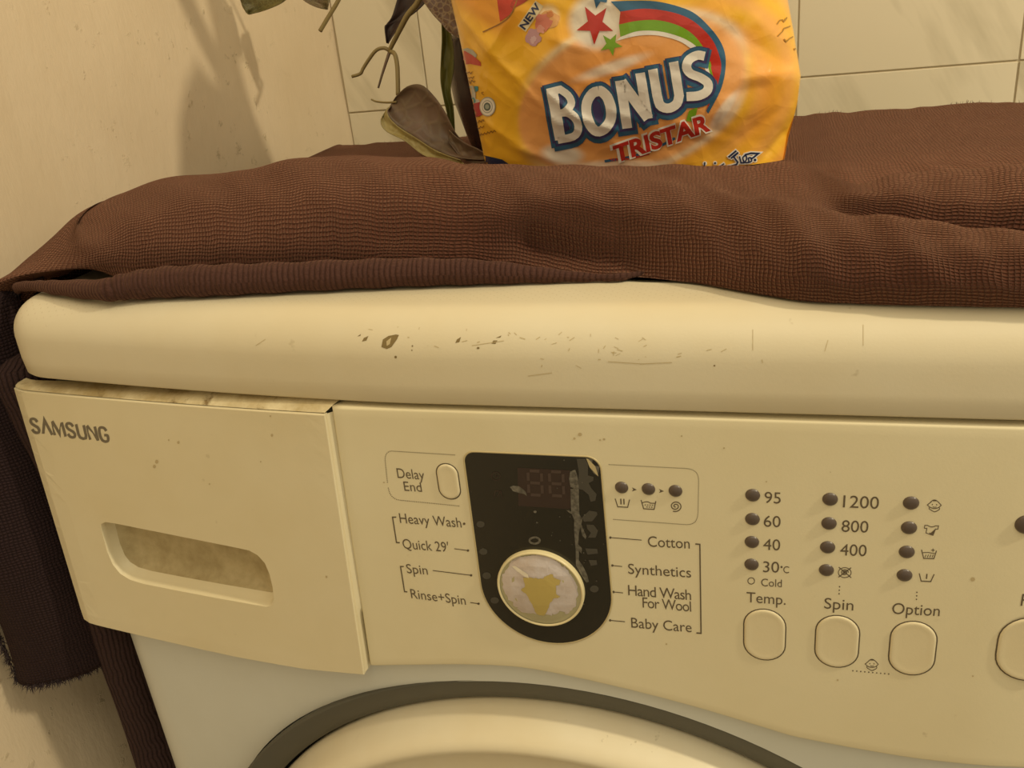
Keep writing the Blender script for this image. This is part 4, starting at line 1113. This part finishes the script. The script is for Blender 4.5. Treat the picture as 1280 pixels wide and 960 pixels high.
BP(0.00016).strip(bands[3], bands[4]).done('rainbow_band', k_white, front)
BP(0.00018).strip(bands[0], bands[1]).done('rainbow_band', k_blue, front)
BP(0.00018).strip(bands[1], bands[2]).done('rainbow_band', k_red, front)
BP(0.00018).strip(bands[2], bands[3]).done('rainbow_band', k_green, front)
BP(0.00020).line(rs_(c3([(545, 560), (620, 548), (700, 525), (790, 480)]), 20), 3.2).done('rainbow_band', k_blue, front)
BP(0.00020).line(rs_(c3([(560, 556), (640, 548), (700, 533)]), 16), 3.0).done('rainbow_band', k_red, front)
BP(0.00022).poly(c3([(828, 420), (838, 385), (868, 372), (862, 400), (848, 422)])).done('printed_star', k_green, front)
BP(0.00022).poly(c3([(900, 228), (912, 212), (916, 232)])).done('printed_star', k_green, front)
def star(tips):
    T = np.array(tips, float); c = T.mean(0); out = []
    for i in range(5):
        out.append(tuple(T[i])); m_ = (T[i] + T[(i + 1) % 5]) / 2; out.append(tuple(c + (m_ - c) * 0.50))
    return out
def c4(pts): return [(660 + x / 6.4, y / 6.4) for x, y in pts]
BP(0.00024).poly(star(c4([(455, 52), (628, 62), (682, 246), (530, 358), (390, 242)]))).done('printed_star', k_red, front)
BP(0.00026).poly(star(c4([(600, 280), (708, 272), (758, 372), (682, 446), (583, 402)]))).done('printed_star', k_green, front)
BP(0.00024).poly(c4([(525, -20), (640, -20), (628, 20), (580, 12), (545, 68), (535, 20)])).done('printed_star', k_blue, front)
# the name: white letters on a blue and violet backing
def cB(pts): return [(660 + x / 4.923, 60 + y / 4.923) for x, y in pts]
def Bz(*p): return rs_(p, 9)
NAME = {
 'B': [([(150, 262), (202, 560)], 66), ([(120, 272), (200, 252)] + rs_([(200, 252), (250, 290), (268, 340), (235, 385), (190, 402)], 14) , 46), (rs_([(185, 400), (250, 395), (300, 440), (310, 500), (280, 540), (185, 562)], 16), 48)],
 'O': [(rs_([(438, 262), (400, 275), (365, 330), (362, 400), (385, 470), (425, 508), (470, 495), (508, 440), (512, 370), (490, 300), (455, 265), (438, 262)], 34), 62)],
 'N': [([(568, 196), (612, 490)], 62), ([(575, 205), (742, 430)], 66), ([(690, 150), (738, 432)], 60)],
 'U': [([(768, 128), (795, 290)] + rs_([(795, 290), (815, 350), (865, 368), (915, 340), (930, 290)], 14)[1:] + [(895, 82)], 58)],
 'S': [(rs_([(1085, 48), (1040, 42), (990, 70), (975, 115), (1000, 155), (1060, 180), (1105, 215), (1100, 262), (1050, 290), (975, 296)], 34), 56)],
}
pu = BP(0.00026); bl2 = BP(0.00030); wh = None
for k in NAME:
    for p_, w in NAME[k]:
        s_ = [(x + 2, y + 14) for x, y in p_]
        pu.line(cB(s_), (w + 62) / 4.923, ext=6.4)
        bl2.line(cB([(x, y - 4) for x, y in p_]), (w + 42) / 4.923, ext=4.6)
pu.done('name_backing', k_blue, front)
bl2.done('name_backing', k_purple, front)
top_ = BP(0.00034)
for k in NAME:
    for p_, w in NAME[k]:
        top_.line(cB([(x - 3, y - 10) for x, y in p_]), (w + 22) / 4.923, ext=2.6)
top_.done('name_backing', k_blue, front)
# violet fill in the counters and gaps
BP(0.00048).poly(cB([(178, 300), (205, 290), (215, 330), (208, 372), (180, 378)])).done('letter_counter', k_purple, front)
BP(0.00048).poly(cB([(208, 462), (246, 455), (256, 490), (240, 510), (212, 512)])).done('letter_counter', k_purple, front)
BP(0.00048).poly(cB([(402, 330), (425, 318), (448, 340), (462, 400), (460, 450), (440, 465), (415, 440), (400, 380)])).done('letter_counter', k_purple, front)
for k in NAME:
    q_ = BP(0.00060)
    for p_, w in NAME[k]:
        q_.line(cB(p_), w / 4.923)
    q_.done('lettering', k_white, front)
# second line
tb, te, tu = (769.8, 203.5), (888.5, 162.5), (-4.2, -21.5)
def tristar(off, mat, nm, lift): BP(lift).text('TRISTAR', tb, te, 21, off, tu, 1.0).done(nm, mat, front)
q_ = BP(0.00044); q_.text('TRISTAR', (766.6, 206.2), (891.0, 163.6), 25, 0.075, (-4.6, -25.6), 1.04); q_.done('lettering_edge', k_white, front)
tristar(0.035, k_red, 'lettering', 0.00050)
# NEW and the picture beside it
BP(0.00024).line([(653, 35), (674, 5)], 12.5, ext=1.2).done('lettering_edge', ink('ink_pale', (0.78, 0.66, 0.42)), front)
BP(0.00034).text('NEW', (656.5, 37.5), (676.8, 8.0), 9, 0.03, (-7.2, -5.6)).done('lettering', k_navy, front)
def blob(cx, cy, a, b, rot, mat, lift, n=18, wob=0.13):
    pts_ = []
    for i in range(n):
        t = 2 * math.pi * i / n; r = 1 + rng.normal(0, wob)
        x, y = a * r * math.cos(t), b * r * math.sin(t); pts_.append((cx + x * math.cos(rot) - y * math.sin(rot), cy + x * math.sin(rot) + y * math.cos(rot)))
    BP(lift).poly(pts_).done('printed_flower', mat, front)
blob(687, 24, 12, 11, 0, ink('ink_peach', (0.80, 0.42, 0.16)), 0.00018, wob=.08); blob(680, 28, 10, 12, 0.6, k_pink, 0.00024); blob(667, 46, 9, 11, 0.5, k_mauve, 0.00026); blob(676, 36, 5, 5, 0, ink('ink_rose', (0.76, 0.34, 0.28)), 0.0003); blob(667, 49, 4, 5, 0.4, ink('ink_lilac', (0.66, 0.44, 0.47)), 0.0003); blob(688, 18, 4.5, 4, 0, ink('ink_rust', (0.62, 0.22, 0.07)), 0.0003)
BP(0.00024).poly([(621, -6), (644, -6), (646, 5), (638, 18), (625.5, 27)]).done('printed_flash', k_red, front)
BP(0.00024).poly([(642, -6), (668, -6), (656, 3), (641, 11), (638, 8)]).done('printed_flash', ink('ink_dark_red', (0.36, 0.03, 0.02)), front)
BP(0.00026).line(rs_([(648, -4), (640, 16), (628, 28), (604, 40)], 14), 1.6).done('printed_line', k_dark, front)
# little pictures and script down the left edge
def cL(pts): return [(570 + x / 6, 50 + y / 6) for x, y in pts]
BP(0.00022, 6).poly(cL([(50, 70), (90, 58), (130, 75), (160, 110), (150, 135), (100, 110)])).done('printed_picture', k_grey, front)
BP(0.00026, 6).poly(cL([(45, 85), (70, 80), (130, 115), (188, 165), (190, 195), (140, 185), (110, 178), (60, 185)])).done('printed_picture', k_red, front)
BP(0.00022, 6).poly(cL([(100, 345), (130, 340), (150, 400), (150, 440), (180, 450), (180, 480), (120, 470), (110, 410)])).done('printed_picture', ink('ink_cloth', (0.62, 0.60, 0.55)), front)
BP(0.00026, 6).poly(cL([(138, 345), (168, 345), (170, 375), (150, 390)])).done('printed_picture', k_teal, front)
BP(0.00026, 6).poly(cL([(115, 435), (140, 430), (152, 455), (148, 470), (118, 470)])).done('printed_picture', k_teal, front)
BP(0.00028, 6).poly(cL([(120, 480), (190, 462), (200, 560), (165, 575), (135, 580)])).done('printed_picture', ink('ink_crimson', (0.50, 0.03, 0.05)), front)
ctr = cL([(240, 498)])[0]
for r_, mt, lf in ((10.0, k_grey, .0003), (9.0, k_white, .00034), (6.6, k_grey, .00038), (5.8, k_white, .00042), (4.3, ink('ink_badge', (0.12, 0.16, 0.14)), .00046), (2.5, ink('ink_badge_pale', (0.40, 0.45, 0.38)), .0005)):
    BP(lf, 6).dot(ctr, r_, r_ * 1.22, 24).done('printed_badge', mt, front)
q_ = BP(0.0003, 6)
for y0 in (240, 280, 305):
    q_.line(cL([(55 + (y0 - 240) * .3 + 12 * k, y0 + (9 if k % 2 else -5) + rng.normal(0, 3)) for k in range(7)]), 0.9)
for y0, x0, n_ in ((615, 155, 6), (660, 165, 5), (712, 170, 12)):
    q_.line(cL([(x0 + 12 * k, y0 - k * 3 + (8 if k % 2 else -7)) for k in range(n_)]), 0.9)
q_.line(cL([(212, 410), (198, 402), (196, 392), (212, 388)]), .8)
q_.done('printed_script', k_dark, front)
def cR(pts): return [(940 + x / 10.67, y / 10.67) for x, y in pts]
q_ = BP(0.0003, 6)
q_.line(cR([(330, 320), (365, 270), (400, 265), (420, 290), (460, 240)]), 1.3); q_.line(cR([(340, 480), (400, 420), (420, 380), (505, 350)]), 1.5); q_.line(cR([(420, 520), (450, 555), (500, 510), (540, 490)]), 1.6); q_.dot(cR([(565, 655)])[0], 1.3); q_.line(cR([(425, 265), (460, 230)]), 1.0)
q_.done('printed_script', ink('ink_ochre', (0.40, 0.20, 0.015)), front)
# the script line at the lower right
def cU(pts): return [(860 + x / 9.846, 170 + y / 9.846) for x, y in pts]
U = [([(500, 255), (590, 180)], 22), ([(530, 268), (612, 200)], 20), ([(612, 205), (560, 250), (610, 318), (598, 345), (540, 362), (500, 372)], 20), ([(632, 250), (650, 325), (690, 325)], 18), (rs_([(690, 325), (672, 265), (705, 235), (720, 275), (700, 320), (745, 315), (740, 270), (770, 265), (778, 305), (740, 322)], 26), 17),
     ([(700, 228), (770, 208), (860, 212), (800, 262), (770, 280)], 22), ([(390, 372), (440, 338)], 16)]
q_ = BP(0.00028, 6)
for p_, w in U: q_.line(cU(p_), (w + 26) / 9.846, ext=1.6)
q_.dot(cU([(820, 292)])[0], 3.2); q_.dot(cU([(332, 330)])[0], 2.6); q_.dot(cU([(205, 335)])[0], 2.8); q_.done('lettering_edge', k_white, front)
q_ = BP(0.0004, 6)
for p_, w in U: q_.line(cU(p_), w / 9.846, ext=.4)
q_.dot(cU([(820, 292)])[0], 1.7); q_.dot(cU([(332, 330)])[0], 1.4); q_.line(cU([(205, 318), (200, 365)]), 1.8); q_.done('lettering', k_navy, front)
BP(0.0003, 6).poly([(603, 203), (606, 194), (628, 199), (640, 207), (618, 209)]).done('printed_corner', k_navy, front)
adopt(bag)

# ------------------------------------------------------------------ the plant behind the bag
plant = empty('potted_plant', (-0.105, 0.372, 0.859), 'houseplant with mottled brown leaves in a dark pot behind the orange bag', 'plant')
def leafmat(name, c1, c2, vein, scale, mix=0.55):
    t = NT(name); v = t.coord()
    c = t.mix(t.ramp(t.noise(v, 55, 4, 0.6), 0.35, 0.68), c1, c2)
    vo = t.n('ShaderNodeTexVoronoi', feature='DISTANCE_TO_EDGE'); t.l(v, vo.inputs['Vector']); vo.inputs['Scale'].default_value = scale
    e = t.ramp(vo.outputs['Distance'], 0.16, 0.02)
    c = t.mix(t.math('MULTIPLY', e, mix), c, vein)
    t.set(c, 0.5); t.bump(e, 0.2, 0.001); return t.m
m_leaf_brown = leafmat('mottled_brown_leaf', (0.115, 0.060, 0.040), (0.165, 0.095, 0.055), (0.36, 0.27, 0.14), 260)
m_leaf_olive = leafmat('olive_leaf', (0.105, 0.085, 0.022), (0.17, 0.13, 0.035), (0.22, 0.20, 0.07), 300, 0.4)
m_leaf_dusk = leafmat('dusky_leaf', (0.125, 0.080, 0.048), (0.175, 0.105, 0.070), (0.20, 0.15, 0.08), 90, 0.3)
m_leaf_edge = leafmat('pale_leaf_margin', (0.36, 0.29, 0.10), (0.30, 0.23, 0.085), (0.44, 0.38, 0.18), 140, 0.4)
m_leaf_dark = plain('dark_leaf', (0.050, 0.030, 0.024), 0.5)
m_stem = plain('green_stem', (0.110, 0.110, 0.020), 0.5)
m_stem_pale = plain('tan_stem', (0.25, 0.19, 0.075), 0.55)
m_pot = NT('plum_glazed_pot').set((0.060, 0.032, 0.028), 0.25).m
PCX, PCY = -0.104, 0.372
_pv = []; _pf = []
pp = [(0.020, .8595), (0.031, .8595), (0.036, .875), (0.0425, .900), (0.0450, .925), (0.0440, .945), (0.0425, .950), (0.040, .950), (0.0385, .945), (0.036, .930)]
for i in range(48):
    a = 2 * math.pi * i / 48
    for r, z in pp: _pv.append((PCX + r * math.cos(a), PCY + r * math.sin(a), z))
for i in range(48):
    for k in range(len(pp) - 1):
        a = i * len(pp) + k; b = ((i + 1) % 48) * len(pp) + k; _pf.append((a, b, b + 1, a + 1))
_pf.append(tuple(i * len(pp) for i in range(48)))
from_data('pot', _pv, _pf, m_pot, plant, fix=True)
soil = [(PCX + 0.0368 * math.cos(2 * math.pi * i / 32), PCY + 0.0368 * math.sin(2 * math.pi * i / 32), .936 + .002 * math.sin(i * 2.1)) for i in range(32)] + [(PCX, PCY, .941)]
from_data('soil', soil, [(i, (i + 1) % 32, 32) for i in range(32)], plain('soil', (0.05, 0.03, 0.018), 0.95), plant)
def leaf(name, up, lo, Y0, Y1, mat, belly=0.006, n=30, m=12, tilt=0.0):
    """blade between two traced edges, running from depth Y0 to Y1, cupped across"""
    U = rs_(up, n); L_ = rs_(lo, n); G_ = []
    for i in range(n):
        t = i / (n - 1); row = []
        for j in range(m):
            s = j / (m - 1); px = np.array(U[i]) * (1 - s) + np.array(L_[i]) * s
            y = Y0 + (Y1 - Y0) * t + belly * (4 * s * (1 - s)) + tilt * (s - 0.5) + 0.0008 * math.sin(t * 23) * math.sin(s * 9)
            row.append(atY(px[0], px[1], y))
        G_.append(row)
    o = grid_mesh(name, np.array(G_), mat, plant, uv=False)
    md = o.modifiers.new('thickness', 'SOLIDIFY'); md.thickness = 0.0006; md.offset = 0
    return o
def c2(pts): return [(280 + x / 3.2, y / 3.2) for x, y in pts]
# big drooping leaf on the left of the bag, with its pale lower margin turned up
leaf('leaf', c2([(672, 415), (690, 385), (735, 345), (790, 340), (840, 385), (885, 450), (940, 550), (1045, 632)]), c2([(668, 425), (655, 450), (690, 500), (760, 545), (820, 585), (880, 615), (945, 632), (1040, 640)]), 0.315, 0.292, m_leaf_dusk, 0.008, tilt=-0.010)
leaf('leaf_margin', c2([(665, 425), (652, 452), (690, 502), (762, 548), (822, 588), (880, 617), (945, 640)]), c2([(655, 432), (626, 485), (650, 525), (720, 562), (800, 622), (880, 648), (962, 658)]), 0.312, 0.284, m_leaf_edge, 0.003)
leaf('leaf', c2([(900, 520), (930, 548), (970, 575), (1020, 598), (1062, 628)]), c2([(895, 560), (930, 610), (965, 640), (1010, 652), (1060, 646)]), 0.300, 0.285, m_leaf_dusk, 0.004)
# mottled and dark leaves at the top of the view
leaf('leaf', c2([(900, -250), (805, -180), (768, -90), (790, -10), (828, 48), (868, 92), (900, 128), (966, 163)]), c2([(904, -250), (1005, -190), (1045, -90), (1032, -5), (1012, 50), (998, 95), (985, 130), (968, 165)]), 0.300, 0.285, m_leaf_brown, 0.008, tilt=-0.01)
leaf('leaf', c2([(800, -170), (735, -115), (702, -30), (672, 65), (652, 95), (643, 110), (650, 172)]), c2([(804, -170), (850, -110), (836, -40), (805, 10), (770, 45), (728, 78), (690, 122), (656, 175)]), 0.345, 0.335, m_leaf_dark, 0.005)
leaf('leaf', c2([(200, -190), (110, -125), (60, -45), (70, 15), (85, 45), (97, 57)]), c2([(204, -190), (285, -130), (296, -60), (262, -15), (225, 15), (160, 42), (100, 58)]), 0.425, 0.418, m_leaf_olive, 0.006)
leaf('leaf', c2([(360, -190), (285, -120), (268, -50), (300, -15), (335, 12), (375, 30), (412, 38)]), c2([(364, -190), (436, -130), (444, -60), (425, -5), (418, 18), (415, 38)]), 0.430, 0.424, leafmat('purplish_olive_leaf', (0.10, 0.075, 0.03), (0.15, 0.095, 0.055), (0.25, 0.20, 0.09), 300, 0.4), 0.005)
leaf('leaf', c2([(870, 60), (872, 150), (868, 250), (866, 320), (880, 400), (895, 470), (900, 560)]), c2([(905, 60), (908, 130), (918, 200), (918, 280), (906, 360), (918, 440), (925, 570)]), 0.330, 0.318, m_stem, 0.004)
def stem(name, pts, Ys, r, mat):
    P_ = rs_(pts, 26); ys = np.interp(np.linspace(0, 1, 26), np.linspace(0, 1, len(Ys)), Ys)
    V_, F_ = tube([atY(p[0], p[1], y) for p, y in zip(P_, ys)], np.interp(np.linspace(0, 1, 26), np.linspace(0, 1, len(r)), r), 8)
    return from_data(name, V_, F_, mat, plant)
stem('stem', c2([(800, -60), (775, 10), (735, 60), (705, 115), (680, 165), (660, 205)]), [.33, .338], [.0022, .0022, .0016], m_stem_pale)
stem('tendril', c2([(664, 204), (640, 192), (608, 202), (578, 240), (556, 275), (545, 295), (512, 306)]), [.338, .335], [.0015, .0014, .0013], m_stem_pale)
stem('tendril', c2([(662, 208), (648, 250), (632, 300), (617, 352)]), [.338, .33], [.0014, .0008], m_leaf_dusk)
stem('tendril', c2([(664, 206), (682, 215), (692, 255), (695, 310), (696, 380)]), [.338, .32], [.0017, .0017], m_stem_pale)
stem('tendril', c2([(690, 408), (650, 410), (610, 406), (590, 398)]), [.318, .33], [.0009, .0007], m_stem_pale)
stem('stem', [(432, -18), (421, 4), (410, 22), (400, 39)], [.425, .42], [.0019, .0019], m_stem_pale)
# the stalks that rise from the pot beyond the top of the view
for pts_, r in (([(PCX, PCY, .935), (PCX + .002, PCY - .025, 1.01), (PCX, PCY - .046, 1.07), (PCX, PCY - .047, 1.16), (PCX - .01, PCY - .045, 1.33)], (.005, .011, .0125, .0105, .005)),
                ([(PCX, PCY - .050, 1.070), (PCX, PCY - .066, 1.104), (PCX, PCY - .083, 1.142), (PCX - .005, PCY - .125, 1.24), (PCX - .02, PCY - .15, 1.32)], (.009, .010, .009, .005))):
    V_, F_ = tube(cat_rom(np.array(pts_), 24), np.interp(np.linspace(0, 1, 24), np.linspace(0, 1, len(r)), r), 10)
    from_data('stem', V_, F_, m_stem, plant)
# leaf stalks that join the blades to the rising stalk
for px_, py_, Y_, z_, r_ in ((342.5, -59, .425, 1.13, .0016), (392.5, -59, .430, 1.16, .0016), (561.5, -78, .300, 1.10, .0018), (530.5, -53, .345, 1.08, .0016), (530, -18.7, .330, 1.05, .0020), (432, -18, .425, 1.10, .0018), (557, 20, .330, 1.02, .0020)):
    a_ = atY(px_, py_, Y_); b_ = np.array([PCX, PCY - (.025 if z_ < 1.05 else .046), z_]); m_ = (a_ + b_) / 2 + np.array([0, 0, .012])
    V_, F_ = tube(cat_rom(np.array([a_, m_, b_]), 14), r_, 8); from_data('leaf_stalk', V_, F_, m_stem_pale, plant)
adopt(plant)
